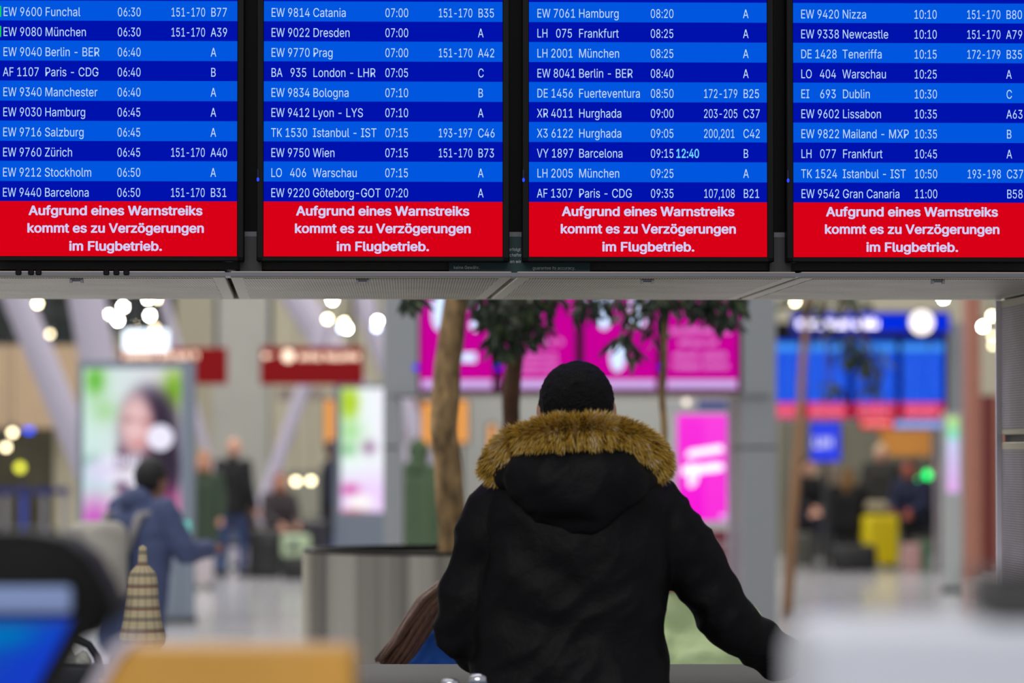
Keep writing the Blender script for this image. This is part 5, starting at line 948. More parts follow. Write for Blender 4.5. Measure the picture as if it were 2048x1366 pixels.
        h_.build('knit_hat' if hair == 'hat' else 'hair', hm, root, True)
    if coat:
        c = MB(); b = bulk
        low = pel - Vector((0, 0, .03 * H)) if coat == 'jacket' else pel - Vector((0, 0, .17 * H))
        if sit: low = pel
        for sx in (-1, 1):
            c.capsule(low + Vector((sx * .05 * H, 0, 0)), che + Vector((sx * .05 * H, 0, 0)), .072 * H * b, .074 * H * b, 16)
            s = 0 if sx < 0 else 1
            c.capsule(che + Vector((sx * .05 * H, 0, 0)), S_[s] - Vector((sx * .03 * H, 0, .012 * H)), .074 * H * b, .046 * H * b, 16)
            c.capsule(S_[s], V(P['el'][s]), .046 * H * b, .038 * H * b, 14); el, wr = V(P['el'][s]), V(P['wr'][s])
            c.capsule(el, el.lerp(wr, .93), .038 * H * b, .028 * H * b, 14)
        c.capsule(nec - Vector((0, 0, .03 * H)), nec + Vector((0, .005 * H, .004 * H)), .046 * H, .042 * H)
        if hood: c.ball(nec + Vector((0, .04 * H, .01 * H)), .062 * H, (1.15, .8, .8))
        if hood == 'up': c.ball(hd + Vector((0, .012 * H, .004 * H)), .071 * H, (.95, .95, 1.1), 20)
        remesh(c, 'coat', [top], .012 * H / 1.75, root, None, 3, .010 if b > 1.05 else .006, 9)
    return root, P, H
def bag(name, loc, w, d, h, col, label, cat='suitcase', rz=0.0, handle=True, ribs=True):
    r = thing(name, loc, rz, label, cat); m = mat('%s_%d_%d_%d' % ((name,) + col), col, .4, coat=.2)
    z0 = .05 if ribs else 0
    MB().box(-w / 2, w / 2, -d / 2, d / 2, z0, z0 + h, min(w, d) * .22, 4).build('shell' if ribs else 'body', m, r, 'auto')
    if ribs:
        for k in range(5):
            x = -w * .36 + w * .18 * k; MB().box(x - .008, x + .008, -d / 2 - .006, -d / 2 + .01, z0 + h * .12, z0 + h * .88, .004, 1).build('rib', m, r)
        for sx in (-1, 1):
            for sy in (-1, 1): MB().cone((sx * w * .36 - .012, sy * d * .3, .03), (sx * w * .36 + .012, sy * d * .3, .03), .03, n=14).box(sx * w * .36 - .01, sx * w * .36 + .01, sy * d * .3 - .01, sy * d * .3 + .01, .03, z0 + .03).build('wheel', M_BLK, r)
    if handle:
        MB().tube([(-w * .2, 0, z0 + h - .02), (-w * .2, 0, z0 + h + .035), (0, 0, z0 + h + .05), (w * .2, 0, z0 + h + .035), (w * .2, 0, z0 + h - .02)], .011, 8).build('handle', M_BLK, r, True)
    return r
def at(px, Y): return (xx(px, Y), Y)

# ---- far and middle travellers
BLKC, NAVY, JEAN = (18, 18, 22), (22, 26, 44), (44, 62, 104)
figure(at(466, 49), pi - .5, 1.80, 'bald man in black jacket and blue jeans walking past the totem', (BLKC, JEAN, None), dict(el=((-.15, .02, .635), (.13, -.03, .63)), wr=((-.17, -.03, .50), (.11, -.10, .50)), kn=((-.055, -.05, .285), (.055, .02, .285)), an=((-.06, -.02, .05), (.06, .07, .06))), hair=None)
figure(at(408, 47), -.3, 1.62, 'fair-haired person in dark green coat and black trousers behind the white suitcase', ((54, 70, 54), BLKC, (176, 122, 70)), hair='long', coat='coat')
bag('suitcase', (*at(404, 45), 0), .24, .3, .42, (196, 186, 190), 'small white suitcase standing beside the woman advert totem', rz=.3)
bn = thing('bench', (*at(520, 50), 0), 0, 'low grey bench under the seated brown coat person', 'bench')
MB().box(-.75, .6, -.25, .25, .38, .44, .01).build('seat', M_DKG, bn)
for x in (-.65, .5): MB().box(x - .03, x + .03, -.2, .2, 0, .38).build('leg', M_ALU, bn)
figure((xx(495, 50), 50), -.9, 1.66, 'seated person in brown coat and light blue jeans leaning forward', ((78, 62, 50), (112, 132, 168), (66, 48, 40)), dict(che=(0, -.07, .48), nec=(0, -.11, .56), hd=(0, -.15, .64)), sit=True, seat=.47, hair='long')
figure((xx(556, 51), 51), .5, 1.64, 'seated person with long red-brown hair in dark clothes', ((60, 52, 56), NAVY, (136, 70, 44)), sit=True, seat=.47, hair='long')
bag('backpack', (*at(530, 49.2), .0), .42, .25, .62, (28, 27, 30), 'black backpack standing before the seated red-haired person', 'backpack', ribs=False)
bag('travel_bag', (*at(596, 48.4), 0.0), .4, .24, .28, (18, 18, 20), 'low black box bag near the steel planter', 'bag', ribs=False, handle=False)
r = bag('tote_bag', (*at(592, 48.4), .285), .36, .2, .28, (176, 196, 160), 'pale green and white tote bag on the low black box bag', 'bag', rz=.2, ribs=False)
MB().ball((-.05, -.10, .14), .06, (1, .25, 1), 14).build('dark_patch', mat('navy_patch', (30, 34, 60), .6), r)
figure(at(664, 50), 1.3, 1.76, 'traveller in navy coat half hidden by the slim advert totem', (NAVY, (30, 44, 84), (60, 36, 30)), dict(el=((-.145, .01, .635), (.15, -.02, .64)), wr=((-.155, -.06, .50), (.17, -.04, .50))), coat='coat', skin=M_SKIND)
bag('suitcase', (*at(628, 48.6), 0), .32, .26, .70, (50, 48, 56), 'dark grey suitcase beside the traveller in navy coat', rz=.4)
figure(at(838, 40), 2.8, 1.74, 'person in dark green quilted hooded coat standing behind the planter', ((68, 88, 62), (62, 58, 66), (40, 52, 40)), coat='coat', bulk=1.2, hood='up', hair='short')
fb, P_, H_ = figure(at(262, 21.5), pi - .75, 1.60, 'person in black knit hat and blue padded jacket holding up a phone', ((60, 70, 104), (24, 32, 60), (14, 12, 14)),
       dict(che=(0, -.04, .73), nec=(0, -.065, .82), hd=(0, -.10, .905), el=((-.17, -.10, .655), (.16, -.12, .66)), wr=((-.12, -.26, .66), (.10, -.26, .70))), hair='hat', bulk=1.18, hood=True, skin=M_SKIND, coat='coat')
s = MB()
s.tube([(-.14, -.16, 1.12), (-.15, -.08, 1.27), (-.14, .06, 1.25), (-.12, .14, 1.05)], .022, 8).tube([(.14, -.16, 1.12), (.15, -.08, 1.27), (.14, .06, 1.25), (.12, .14, 1.05)], .022, 8)
s.build('strap', mat('grey_strap', (128, 124, 124), .7), fb, True)
r = thing('backpack', (fb.location.x, fb.location.y, .78), fb.rotation_euler.z, 'light grey backpack on the back of the blue padded jacket', 'backpack')
MB().box(-.16, .16, .12, .36, 0, .44, .08, 4).build('body', mat('light_grey_canvas', (150, 146, 138), .85, var=.15), r, 'auto')
MB().box(-.11, .11, .34, .40, .04, .22, .03, 3).build('pocket', mat('light_grey_canvas', (150, 146, 138), .85), r, 'auto')
wr = Vector(P_['wr'][1]) * H_; rotm = Matrix.Rotation(fb.rotation_euler.z, 3, 'Z')
pp = fb.location + rotm @ (wr + Vector((-.02, -.11, .04)))
r = thing('phone', pp, 0, 'teal-lit mobile phone held by the person in blue padded jacket', 'phone')
MB().box(-.045, .045, 0, .009, -.05, .06, .004, 2).build('case', M_BLK, r, 'auto'); MB().rect(-.041, .041, -.045, .055, -.0008).build('display', glow('teal_display', (120, 200, 190)), r)

# right-hand waiting group by the yellow suitcase
ys = thing('suitcase', (*at(1757, 53), 0), .35, 'large bright yellow hard-shell suitcase on the shiny floor', 'suitcase')
m = mat('yellow_shell', (246, 222, 0), .45, coat=.1)
MB().box(-.24, .24, -.17, .17, .05, .74, .06, 4).build('shell', m, ys, 'auto')
for k in range(6): MB().box(-.19 + .076 * k - .01, -.19 + .076 * k + .01, -.178, -.16, .12, .68, .005, 1).build('rib', m, ys)
for sx in (-1, 1):
    for sy in (-1, 1): MB().cone((sx * .17 - .015, sy * .1, .032), (sx * .17 + .015, sy * .1, .032), .032, n=14).build('wheel', M_BLK, ys)
MB().tube([(-.09, 0, .73), (-.09, 0, .78), (.09, 0, .78), (.09, 0, .73)], .012, 8).build('handle', M_BLK, ys, True)
r = thing('paper_bag', (xx(1752, 53), 53.02, .795), .3, 'crumpled pale bag on top of the yellow suitcase', 'bag')
MB().box(-.15, .15, -.11, .11, 0, .13, .05, 3).build('body', mat('pale_cream_bag', (190, 180, 150), .8, var=.2), r, 'auto')
figure(at(1608, 54.7), .6, 1.74, 'dark-haired traveller in black jacket and navy trousers beside the thin tree', (BLKC, NAVY, (26, 20, 18)), sit=True, seat=.62)
figure(at(1694, 53.1), 2.9, 1.7, 'traveller with light brown hair in long black coat seen from behind by the yellow suitcase', ((14, 13, 16), BLKC, (140, 102, 58)), sit=True, seat=.50, hair='long', bulk=1.35, coat='coat')
figure(at(1640, 57), .2, 1.72, 'standing traveller in beige coat with black hair behind the seated ones', ((134, 120, 104), BLKC, (16, 14, 14)), hair='long', coat='coat')
figure(at(1762, 56), -.2, 1.72, 'standing traveller in dark jacket with pale cream knit hat', ((40, 38, 34), BLKC, (206, 184, 150)), hair='hat', bulk=1.2)
figure(at(1822, 54), -.5, 1.76, 'ruddy traveller seated in navy jacket above the black bench', ((26, 32, 64), BLKC, (60, 40, 30)), sit=True, seat=.58, skin=mat('ruddy_skin', (186, 92, 76), .55))
figure(at(1866, 54.5), .4, 1.74, 'traveller seated in black coat at the end of the black bench', (BLKC, BLKC, (30, 26, 24)), sit=True, seat=.58, bulk=1.2)
def bench_box(px0, px1, Y, h, label):
    r = thing('bench', (xx((px0 + px1) / 2, Y), Y, 0), 0, label, 'bench'); w = (px1 - px0) * Y / FPX
    MB().box(-w / 2, w / 2, -.22, .25, h - .12, h, .02, 2).build('seat', mat('black_leather', (14, 14, 16), .45), r)
    MB().box(-w / 2, w / 2, .2, .26, h, h + .36, .02, 2).build('backrest', mat('black_leather', (14, 14, 16), .45), r)
    for x in (-w / 2 + .05, w / 2 - .05): MB().box(x - .025, x + .025, -.2, .22, 0, h - .12).build('leg', M_ALU, r)
bench_box(1800, 1888, 54, .53, 'black bench with backrest beside the yellow suitcase'); bench_box(1578, 1636, 54.7, .56, 'black bench under the dark-haired traveller'); bench_box(1664, 1728, 53.2, .45, 'black bench under the light brown haired traveller')
bag('travel_bag', (*at(1706, 52), 0), .62, .34, .36, (14, 14, 16), 'bulging black travel bag against the yellow suitcase', 'bag', ribs=False)
bag('shopping_bag', (*at(1822, 52.4), 0), .26, .16, .36, (206, 160, 156), 'pale pink shopping bag on the shiny floor', 'bag', ribs=False)
bag('shopping_bag', (*at(1849, 52.6), 0), .12, .14, .38, (70, 140, 96), 'narrow green shopping bag beside the pale pink one', 'bag', ribs=False)
bag('suitcase', (*at(1608, 52.5), 0), .26, .22, .46, (70, 70, 60), 'olive grey suitcase before the dark-haired traveller')

# queue barriers at the far side
def barrier(px, Y, nxt, blue=False, label=''):
    r = thing('barrier_post', (*at(px, Y), 0), 0, label, 'barrier', 'queue barrier posts')
    MB().lathe([(0, 0), (.17, 0), (.17, .02), (.03, .05), (0, .05)], 24).build('base', M_DKG, r, 'auto')
    MB().cone((0, 0, .03), (0, 0, 1.05), .035, n=16).build('pole', mat('blue_post', (40, 60, 150), .4) if blue else mat('silver_post', (150, 150, 160), .35, .5), r, 'auto')
    MB().cone((0, 0, 1.0), (0, 0, 1.12), .05, n=16).build('cap', mat('navy_belt', (28, 34, 96), .6), r, 'auto')
    if nxt: MB().box(0.04, nxt * Y / FPX - .04, -.004, .004, 1.02, 1.10).build('belt', mat('navy_belt', (28, 34, 96), .6), r)
order = ('nearest the frame edge', 'next to the edge one', 'between the silver one and the strut', 'tall blue pair, first', 'tall blue pair, second', 'just before the advert totem')
for k, (px, Y, nx_, bl) in enumerate(((-12, 54, 24, False), (12, 54, 33, False), (45, 55, 0, True), (50, 53, 38, True), (88, 54, 42, False), (130, 54, 0, False))):
    barrier(px, Y, nx_, bl, ('silver queue barrier post with navy belt at the very edge', 'silver queue barrier post with navy belt, second from the edge', 'blue queue barrier post standing behind the other blue one', 'blue queue barrier post with navy belt', 'silver queue barrier post below the cream paint wall strip', 'silver queue barrier post without belt beside the woman advert totem')[k])

# ================================================================= SERVICE COUNTER AND THE TWO BEHIND IT
M_CTR = mat('dark_counter_top', (40, 38, 42), .6)
ctr = thing('counter', (.35, 9.2, 0), 0, 'dark bar-height counter running under the readable departure screens', 'counter')
zt = zz(1328, 9.6)
MB().box(-1.9, 1.0, -.4, .4, zt - .05, zt, .008, 2).build('counter_top', M_CTR, ctr)
MB().box(-1.85, .95, -.25, .32, 0.08, zt - .05).build('front_panel', mat('counter_front', (70, 68, 70), .5), ctr); MB().box(-1.8, .9, -.2, .27, 0, .08).build('plinth', M_BLK, ctr)
def stool(x, y, h, label):
    r = thing('bar_stool', (x, y, 0), 0, label, 'stool', 'stools behind the counter')
    MB().lathe([(0, h), (.17, h), (.19, h - .02), (.18, h - .05), (0, h - .05)], 32).build('seat', M_BLK, r, 'auto')
    MB().cone((0, 0, .03), (0, 0, h - .05), .025).build('column', M_ALU, r); MB().lathe([(0, 0), (.2, 0), (.2, .015), (.03, .04), (0, .04)], 32).build('base', M_ALU, r, 'auto')
Yc = 11.0
xg, xk = xx(1350, Yc), xx(950, Yc)
stool(xk, Yc, .55, 'stool under the long-haired person in blue'); stool(xg, Yc, .56, 'stool under the person in pale green')
kid, P_, H_ = figure((xk, Yc), .0, 1.52, 'long brown haired person in blue jacket bent over behind the counter', ((44, 108, 200), NAVY, (84, 54, 40)),
    dict(sh=.095, che=(0, -.03, .52), nec=(0, -.07, .60), hd=(-.015, -.15, .635), el=((-.16, -.14, .47), (.14, -.14, .47)), wr=((-.05, -.25, .50), (.06, -.25, .50))), sit=True, seat=.55, hair='short', bulk=1.1)
hm = mat('long_brown_hair', (92, 60, 44), .6, var=.35, scale=30, stretch=(6, 6, 1), bump=.4, bscale=60)
hb = MB(); rg = random.Random(4); lock = [(935, 1172), (895, 1180), (858, 1212), (828, 1255), (802, 1295), (772, 1332)]
base = Vector((xk, Yc, 0))
for k in range(60):
    o_ = rg.uniform(-20, 26); yy = 10.70 + rg.uniform(-.03, .03)
    hb.tube([pt(x + o_ * (.75 + .05 * i) + rg.uniform(-3, 3), y + o_ * .55 + rg.uniform(-3, 3), yy - .012 * i) - base for i, (x, y) in enumerate(lock)], [.010, .011, .011, .010, .008, .003], 6)
hb.build('hair_strands', hm, kid, True, 'stuff')
figure((xg, Yc), pi - .1, 1.60, 'person in pale green sweater seated behind the counter, head hidden by the parka arm', ((216, 238, 180), NAVY, (96, 66, 48)), sit=True, seat=.56, hair='short', bulk=1.22)

# ================================================================= THE MAN IN THE PARKA
Ym = 8.5
man = thing('person', (pt(1150, 905, Ym).x, Ym, 0), 0, 'black-haired man in black parka with tawny fur collar leaning on the counter, seen from behind', 'person')
MO = man.location.copy()
def mp(px, py, Y=Ym): return pt(px, py, Y) - MO
M_PARKA = mat('black_parka', (3, 2, 5), .6, bump=.25, bscale=50, spec=.22)
q = Ym / FPX
# body: one continuous skin under the clothes
b = MB(); hdc = mp(1153, 800)
b.ball(hdc, .084, (.84, 1.02, 1.0), 28)
b.ball(hdc + Vector((0, .04, -.06)), .06, (.85, 1, .9), 20); b.tube([hdc + Vector((0, .085, .0)), hdc + Vector((0, .118, -.035))], [.009, .015], 10)
for sx in (-1, 1): b.ball(hdc + Vector((sx * .079, .006, -.028)), .026, (.4, .75, 1.15), 14)
b.capsule(hdc - Vector((0, -.0, .05)), hdc - Vector((0, .0, .20)), .058, .064)
hipz = .94
Lsh, Rsh = mp(1000, 1010), mp(1312, 1010)
Lel, Lwr = mp(925, 1258, 8.52), mp(985, 1322, 8.86)
Rel, Rwr = mp(1446, 1225, 8.55), mp(1548, 1318, 8.78)
for s_, e_, w_ in ((Lsh, Lel, Lwr), (Rsh, Rel, Rwr)):
    b.capsule(s_, e_, .05, .042); b.capsule(e_, w_, .04, .028)
for sx in (-1, 1):
    b.capsule((sx * .075, 0, hipz), (sx * .075, 0, 1.36), .09, .095); b.capsule((sx * .075, 0, 1.36), (sx * .11, 0, 1.43), .09, .055)
    b.capsule((sx * .10, 0, hipz - .04), (sx * .12, .02, .50), .088, .058); b.capsule((sx * .12, .02, .50), (sx * .13, -.02, .09), .055, .04)
    b.capsule((sx * .13, -.02, .05), (sx * .15, .13, .035), .038, .032)
def hand(b, wrist, dirv, up_, sgn, k=1.0):
    d = Vector(dirv).normalized(); n = Vector(up_); side = d.cross(n).normalized() * sgn
    palm = wrist + d * .075
    for t in (-.024, -.008, .008, .024): b.capsule(wrist + d * .015 + side * t * .7, palm + side * t, .016, .0135, 8)
    for j, (L, t) in enumerate(((.062, -.030), (.074, -.010), (.070, .010), (.056, .029))):
        a = palm + side * t; c1 = a + (d + side * t * 3 + n * .10).normalized() * L * .5; c2 = c1 + (d - n * .35).normalized() * L * .32; c3 = c2 + (d - n * .8).normalized() * L * .25
        b.tube([a, c1, c2, c3], [.0092, .0088, .008, .0066], 8); b.ball(c3, .0066, n=8)
    a = wrist + d * .02 - side * .028; c1 = a + (d * .6 - side * .8).normalized() * .04; c2 = c1 + (d * .9 - side * .3).normalized() * .03
    b.tube([a, c1, c2], [.012, .0105, .008], 8); b.ball(c2, .008, n=8)
cz = zt - MO.z
Lh = Lwr.copy(); Lh.z = cz + .035; Rh = Rwr + Vector((.045, .04, 0)); Rh.z = cz + .035
b.capsule(Lwr, Lh, .028, .024); b.capsule(Rwr, Rh, .028, .024)
hand(b, Lh, (.25, 1, -.12), (0, 0, 1), -1); hand(b, Rh, (.85, .6, -.12), (0, 0, 1), 1)
remesh(b, 'body', [M_SKIN], .0062, man, None, 1)
e = MB()
for sx in (-1, 1): e.ball(hdc + Vector((sx * .03, .083, .005)), .010, (1, .6, .7), 10)
e.build('eyes', mat('dark_eye', (24, 16, 12), .2), man, True)
MB().ball(hdc + Vector((0, .092, -.062)), .018, (1.4, .4, .35), 10).build('mouth', mat('lip', (150, 76, 70), .5), man, True)
t = MB()
for sx in (-1, 1):
    t.capsule((sx * .10, 0, hipz), (sx * .12, .02, .50), .105, .075); t.capsule((sx * .12, .02, .50), (sx * .13, -.02, .10), .072, .058)
remesh(t, 'trousers', [mat('dark_trousers', (24, 24, 30), .8)], .014, man, None, 2, .006, 8)
for sx in (-1, 1): MB().capsule((sx * .13, -.03, .05), (sx * .15, .13, .042), .05, .042).box(sx * .14 - .05, sx * .14 + .05, -.08, .17, 0, .02, .008).build('shoe', M_BLK, man, 'auto')
# short black hair
hr = MB(); hr.ball(hdc + Vector((0, -.004, -.002)), .0915, (.91, 1.05, .97), 36)
hr.ball(hdc + Vector((0, -.022, -.045)), .08, (.98, .95, 1.0), 28); hr.ball(hdc + Vector((0, -.0, .016)), .074, (.95, 1.05, .90), 28)
hr = remesh(hr, 'hair', [mat('black_hair', (6, 5, 5), .7, spec=.25, bump=.7, bscale=220)], .006, man, None, 2, .003, 60)
for v in hr.data.vertices:
    d = v.co - hdc
    if d.y > .05 and d.z < .045: v.co.y = hdc.y + .05 + (d.y - .05) * .1
# parka
j = MB()
def loft(mb, secs, n=36, pw=2.6):
    rings = []
    for z, cx, cy, hw, hd_ in secs:
        ring = []
        for k in range(n):
            a = 2 * pi * k / n; ca, sa = cos(a), sin(a)
            ring.append(mb.bm.verts.new((cx + hw * math.copysign(abs(ca) ** (2 / pw), ca), cy + hd_ * math.copysign(abs(sa) ** (2 / pw), sa), z)))
        rings.append(ring)
    for a, b in zip(rings, rings[1:]):
        for k in range(n): mb.bm.faces.new((a[k], a[(k + 1) % n], b[(k + 1) % n], b[k]))
    mb.bm.faces.new(rings[0]); mb.bm.faces.new(rings[-1])
def sec(py, x0, x1, hd_, cy=0.0):
    z = zz(py, Ym); return (z, (xx(x0, Ym) + xx(x1, Ym)) / 2 - MO.x, cy, (xx(x1, Ym) - xx(x0, Ym)) / 2, hd_)
loft(j, [sec(1530, 925, 1338, .165), sec(1500, 918, 1345, .17), sec(1366, 938, 1334, .155), sec(1250, 950, 1333, .145), sec(1150, 962, 1335, .15), sec(1070, 975, 1342, .15), sec(1010, 985, 1340, .14, -.01),
         sec(965, 1000, 1322, .115, -.01), sec(935, 1030, 1296, .09, -.01), sec(900, 1065, 1245, .075, -.01), sec(872, 1082, 1222, .07, -.005)])
j.capsule(mp(998, 1008), mp(975, 1065), .062, .068, 24); j.capsule(mp(975, 1065), Lel, .068, .070, 24); j.capsule(Lel, Lwr, .069, .050, 24)
j.capsule(mp(1322, 1010), mp(1345, 1062), .062, .070, 24); j.capsule(mp(1345, 1062), Rel, .070, .067, 24); j.capsule(Rel, Rwr, .066, .056, 24)
j.ball(mp(1545, 1305, 8.74), .05, (1, 1, .8))
pk = remesh(j, 'parka', [M_PARKA], .0085, man, None, 6, .016, 6.5)
# raised piping of the yoke and hem cord
pts = [mp(x, y, Ym - .165) for x, y in ((985, 1082), (1040, 1070), (1080, 1064))]
# hood lying on the back
hd2 = MB(); hd2.ball(mp(1150, 965, 8.36), .155, (1.02, .50, .60), 36); hd2.ball(mp(1150, 905, 8.40), .15, (.92, .5, .42), 32); hd2.capsule(mp(1035, 950, 8.42), mp(1265, 950, 8.42), .055, .055, 20)
hd2.ball(mp(1150, 1015, 8.37), .10, (1.1, .5, .62), 28)
remesh(hd2, 'hood', [M_PARKA], .008, man, None, 6, .014, 7)
# fur trim
path = [(992, 946, 8.46), (1002, 918, 8.43), (1026, 894, 8.40), (1062, 878, 8.36), (1106, 869, 8.33), (1150, 865, 8.32), (1200, 865, 8.33), (1246, 874, 8.36), (1286, 893, 8.40), (1306, 917, 8.43), (1312, 940, 8.46)]
PP = [mp(*p) for p in path]
ft = MB().tube(PP, [.018, .026, .028, .028, .026, .025, .026, .028, .028, .026, .018], 14).build('fur_trim', mat('fur_under', (120, 86, 36), .9), man, True)
rg = random.Random(21); bm = bmesh.new(); cols_ = []
def pathpt(t):
    t = t * (len(PP) - 1); i = min(int(t), len(PP) - 2); f = t - i; return PP[i].lerp(PP[i + 1], f), (PP[i + 1] - PP[i]).normalized()
gold, tan, brn, pal = lin((212, 164, 48)), lin((236, 200, 112)), lin((58, 42, 20)), lin((250, 228, 184))
for k in range(15000):
    t = rg.random(); c, tv = pathpt(t); clump = noise.noise(Vector((t * 22, 3, 0))) * 1.5
    a = rg.uniform(-2.4, 2.4)                # around the tube, mostly camera side, up and down
    up_ = Vector((0, 0, 1)); out = tv.cross(up_).normalized(); n2 = out.cross(tv).normalized()
    dv = (out * cos(a) + n2 * sin(a)).normalized()
    p = c + dv * .023
    # hair falls outwards from the neck: away from the centre and down
    s = (t - .5) * 2
    fall = Vector((s * .55 + clump * .5, -.35, -.55 + .5 * (dv.z > .3)))
    d = (dv * 1.1 + fall * .8 + Vector((rg.gauss(0, .25), rg.gauss(0, .2), rg.gauss(0, .25)))).normalized()
    L = rg.uniform(.015, .032) * (1 + .25 * clump); w = .0013
    m1 = p + d * L * .55; m2 = p + (d + Vector((s * .15, -.02, -.22))).normalized() * L
    sd = d.cross(Vector((0, 1, .1))).normalized() * w; sd2 = Vector((0, w, 0))
    vs = [bm.verts.new(v) for v in (p - sd, p + sd, m1 + sd * .8, m1 - sd * .8, m2)]
    bm.faces.new(vs[:4]); bm.faces.new((vs[3], vs[2], vs[4]))
    r_ = rg.random() * .8 + .1 + clump * .45 + .35 * noise.noise(Vector((t * 9, a * 1.3, 7)))
    tip = pal if r_ > .92 else (tan if r_ > .62 else (gold if r_ > .16 else brn))
    root_ = tuple(x * .55 for x in gold) if rg.random() > .3 else brn
    mid = tuple((x + y) / 2 for x, y in zip(tip, root_))
    cols_ += [root_, root_, mid, mid, tip]
me = bpy.data.meshes.new('fur'); bm.to_mesh(me); bm.free()
ca = me.color_attributes.new('print_colour', 'FLOAT_COLOR', 'POINT')
flat = []
for c in cols_: flat += [*c, 1.0]
ca.data.foreach_set('color', flat); me.materials.append(vcol_mat('fur_hairs', 1, False, .7))
fo = bpy.data.objects.new('fur', me); COL.objects.link(fo); fo.parent = ft; fo['kind'] = 'stuff'

# ================================================================= THINGS CLOSE TO THE CAMERA
nb = thing('high_table', (-.45, 7.88, 0), 0, 'long narrow high table just in front of the man in the parka', 'table')
zn = 1.095
MB().box(-.85, .62, -.2, .2, zn - .04, zn, .008, 2).build('table_top', mat('grey_green_top', (96, 106, 100), .3), nb)
for x in (-.75, .55):
    MB().cone((x, 0, 0.02), (x, 0, zn - .04), .03).build('leg', M_ALU, nb); MB().lathe([(0, 0), (.18, 0), (.18, .02), (0, .02)], 24, (x, 0, 0)).build('foot', M_ALU, nb)
M_CLR = mat('shaker_glass', (90, 110, 130), .08, coat=.6); M_CHR = mat('chrome', (225, 225, 230), .12, 1.0)
for px, lb, hh in ((900, 'small glass shaker with chrome cap, the one farther from the hood', .042), (956, 'small glass shaker with chrome cap under the parka hem', .052)):
    r = thing('glass_shaker', (xx(px, 7.9), 7.9, zn), 0, lb, 'shaker', 'glass shakers on the high table')
    MB().lathe([(0, 0), (.021, 0), (.020, hh * .6), (.017, hh * .75), (0, hh * .75)], 24).build('glass', M_CLR, r, True)
    MB().lathe([(0, hh), (.012, hh - .002), (.018, hh * .85), (.018, hh * .68)], 24).build('cap', M_CHR, r, True)
# plaid cosy bottle
r = thing('drinking_bottle', (xx(286, 7.9), 7.9, zn), 0, 'bottle wrapped in a bell-shaped beige plaid cosy with a pointed tip', 'bottle')
mp_ = bpy.data.materials.new('beige_plaid'); mp_.use_nodes = True; nt = mp_.node_tree; N = nt.nodes; L = nt.links; bb = N['Principled BSDF']; bb.inputs['Roughness'].default_value = .9
tc = N.new('ShaderNodeTexCoord'); sp = N.new('ShaderNodeSeparateXYZ'); L.new(tc.outputs['Object'], sp.inputs[0])
def M2(op, a, b_=None):
    n = N.new('ShaderNodeMath'); n.operation = op
    for i, v in enumerate((a, b_)):
        if v is None: continue
        if isinstance(v, (int, float)): n.inputs[i].default_value = v
        else: L.new(v, n.inputs[i])
    return n.outputs[0]
ang = M2('ARCTAN2', sp.outputs[1], sp.outputs[0])
h1 = M2('LESS_THAN', M2('FRACT', M2('MULTIPLY', sp.outputs[2], 44)), .38); h2 = M2('LESS_THAN', M2('FRACT', M2('MULTIPLY', ang, 2.2)), .30); h3 = M2('LESS_THAN', M2('FRACT', M2('MULTIPLY', sp.outputs[2], 22)), .10)
def mixc(f, c1, c2):
    n = N.new('ShaderNodeMixRGB'); L.new(f, n.inputs[0])
    for i, c in ((1, c1), (2, c2)):
        if isinstance(c, tuple): n.inputs[i].default_value = (*lin(c), 1)
        else: L.new(c, n.inputs[i])
    return n.outputs[0]
c = mixc(M2('MULTIPLY', h1, .6), (206, 188, 150), (84, 78, 78)); c = mixc(M2('MULTIPLY', h2, .25), c, (60, 56, 60)); c = mixc(M2('MULTIPLY', h3, .5), c, (140, 50, 50)); L.new(c, bb.inputs['Base Color'])
s1_ = 7.9 / FPX; Zl = lambda py: zz(py, 7.9) - zn
MB().lathe([(0, 0), (.036, 0), (.037, Zl(1290)), (.0, Zl(1290))], 32).build('amber_body', mat('amber_glass', (206, 130, 40), .2, coat=.5), r, True)
MB().lathe([(.040, Zl(1292)), (.045, Zl(1286)), (.047, Zl(1272)), (.039, Zl(1240)), (.033, Zl(1200)), (.031, Zl(1165)), (.028, Zl(1147)), (.018, Zl(1136)), (.010, Zl(1128)), (.009, Zl(1112)), (.0075, Zl(1094)), (0, Zl(1090))], 40).build('plaid_cosy', mp_, r, True)
# black handbag with pale lining
r = thing('handbag', (xx(150, 7.85), 7.85, zn), .2, 'small black handbag with arched handle and pale lining beside the plaid bottle', 'bag')
q8 = 7.85 / FPX
MB().box(-.062, .058, -.035, .035, 0, .075, .012, 3).build('body', mat('navy_black_leather', (14, 16, 28), .45), r, 'auto')
MB().tube([(-.058, 0, .06), (-.05, 0, .095), (-.028, 0, .122), (0, 0, .126), (.03, 0, .112), (.046, 0, .088), (.052, 0, .06)], .0085, 10).build('handle', mat('navy_black_leather', (14, 16, 28), .45), r, True)
MB().tube([(-.02, 0, .05), (-.012, 0, .085), (-.008, .0, .105)], [.022, .02, .004], 8).tube([(.012, 0, .05), (.018, 0, .085), (.022, 0, .1)], [.02, .018, .004], 8).build('lining', mat('pale_lining', (170, 168, 158), .8, var=.4, scale=60), r, True)
r = thing('sauce_bottle', (xx(206, 7.8), 7.8, zn), 0, 'small amber bottle with silver cap on the high table', 'bottle')
MB().lathe([(0, 0), (.017, 0), (.017, .028), (.010, .036), (0, .036)], 24).build('glass', mat('amber_glass', (206, 130, 40), .2), r, True)
MB().lathe([(0, .050), (.010, .049), (.012, .036), (0, .036)], 20).build('cap', M_CHR, r, True)

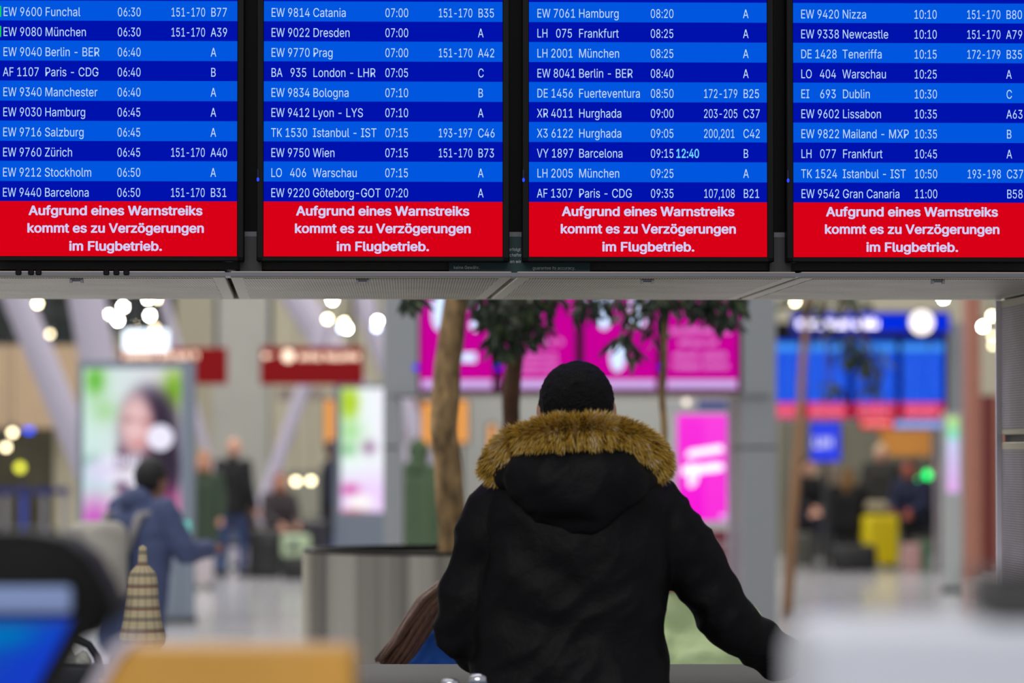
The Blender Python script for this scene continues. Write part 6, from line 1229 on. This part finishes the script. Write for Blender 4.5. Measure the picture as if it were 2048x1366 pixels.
# honey-coloured wooden partition
Yw = 3.9; qw = Yw / FPX
r = thing('wooden_partition', (xx(465, Yw), Yw, 0), 0, 'blurred honey-coloured wooden stand end beside the blue terminal', 'stand')
X = lambda p: (p - 465) * qw; Z = lambda p: zz(p, Yw)
MB().prism([(X(170), 0), (X(706), 0), (X(706), Z(1310)), (X(690), Z(1298)), (X(262), Z(1296)), (X(240), Z(1306)), (X(176), Z(1420))], 0, .14, .006).build('panel', mat('honey_wood', (216, 158, 62), .45, var=.12, scale=6, stretch=(1, 1, .15)), r, 'auto')
MB().prism([(X(150), 0), (X(170), 0), (X(176), Z(1420)), (X(240), Z(1306)), (X(262), Z(1296)), (X(256), Z(1284)), (X(226), Z(1290)), (X(158), Z(1410))], -.006, .15, .002).build('edge_trim', mat('lilac_laminate', (212, 200, 210), .4), r)
MB().box(X(140), X(716), -.03, .17, 0, .06, .01, 2).build('plinth', M_DKG, r)
# white stand on the other side
Yw2 = 2.7; qv = Yw2 / FPX
r = thing('white_counter', (xx(1900, Yw2), Yw2, 0), 0, 'blurred white counter end close to the camera', 'counter')
X = lambda p: (p - 1900) * qv; Z = lambda p: zz(p, Yw2)
MB().prism([(X(1615), 0), (X(2500), 0), (X(2500), Z(1262)), (X(1690), Z(1266)), (X(1650), Z(1280)), (X(1625), Z(1330))], 0, .3, .008).build('body', mat('white_laminate', (216, 218, 226), .5), r, 'auto')
MB().box(X(1590), X(2510), -.02, .32, 0, .08, .01, 2).build('plinth', M_DKG, r)
r = thing('dark_box', (xx(2040, 2.85), 2.86, zz(1262, Yw2) + .0005), 0, 'blurred dark grey box on the white counter end', 'box')
qd = 2.85 / FPX
MB().box(-72 * qd, 160 * qd, -.04, .1, 0, 92 * qd, .008, 3).build('body', mat('warm_dark_grey', (66, 64, 62), .6), r, 'auto')
MB().box(-74 * qd, 162 * qd, -.042, .102, 92 * qd - .004, 92 * qd, .001, 1).build('lid', mat('warm_dark_grey_lid', (84, 82, 80), .6), r)
# terminal with tilted blue screen
Yt = 4.3; qt = Yt / FPX
r = thing('service_terminal', (xx(0, Yt), Yt, 0), 0, 'black round-shouldered terminal with pale blue header bar and blue screen', 'terminal')
X = lambda p: p * qt; Z = lambda p: zz(p, Yt)
MB().prism([(X(-330), Z(1075)), (X(-200), Z(1062)), (X(60), Z(1062)), (X(130), Z(1078)), (X(178), Z(1118)), (X(210), Z(1175)), (X(230), Z(1222)), (X(214), Z(1242)), (X(170), Z(1250)), (X(140), Z(1290)), (X(100), Z(1366)), (X(60), Z(1440)), (X(-330), Z(1440))], .0, .16, .012).build('shell', mat('worn_black_shell', (11, 10, 9), .6, spec=.2), r, 'auto')
MB().box(X(-190), X(-30), .03, .12, 0.03, Z(1440)).build('pillar', M_DKG, r); MB().box(X(-330), X(60), -.1, .25, 0, .04, .01).build('base', M_DKG, r)
MB().box(X(-300), X(146), -.012, .0, Z(1226), Z(1172), .005, 3).build('header_bar', mat('pale_blue_bar', (146, 168, 218), .4), r)
def blue(u, v):
    c = mix((20, 110, 170), (26, 70, 220), max(0, u * 1.6 - .6) + v * .4); c = mix(c, (0, 132, 210), g_(u, v, .72, .18, .16, .16, 1)); return mix(c, (54, 80, 170), max(0, 1 - v * 9))
sc_ = picture('touch_screen', 1, 1, 24, 20, blue, r, .75, y=-.003, x0=0, z0=0)
for v in sc_.data.vertices:
    u, w = v.co.x, v.co.z; z = Z(1420) + (Z(1236) - Z(1420)) * w; xr = X(50) + (X(148) - X(50)) * w
    v.co.x = X(-310) + (xr - X(-310)) * u; v.co.z = z
print('objects', len(bpy.data.objects))
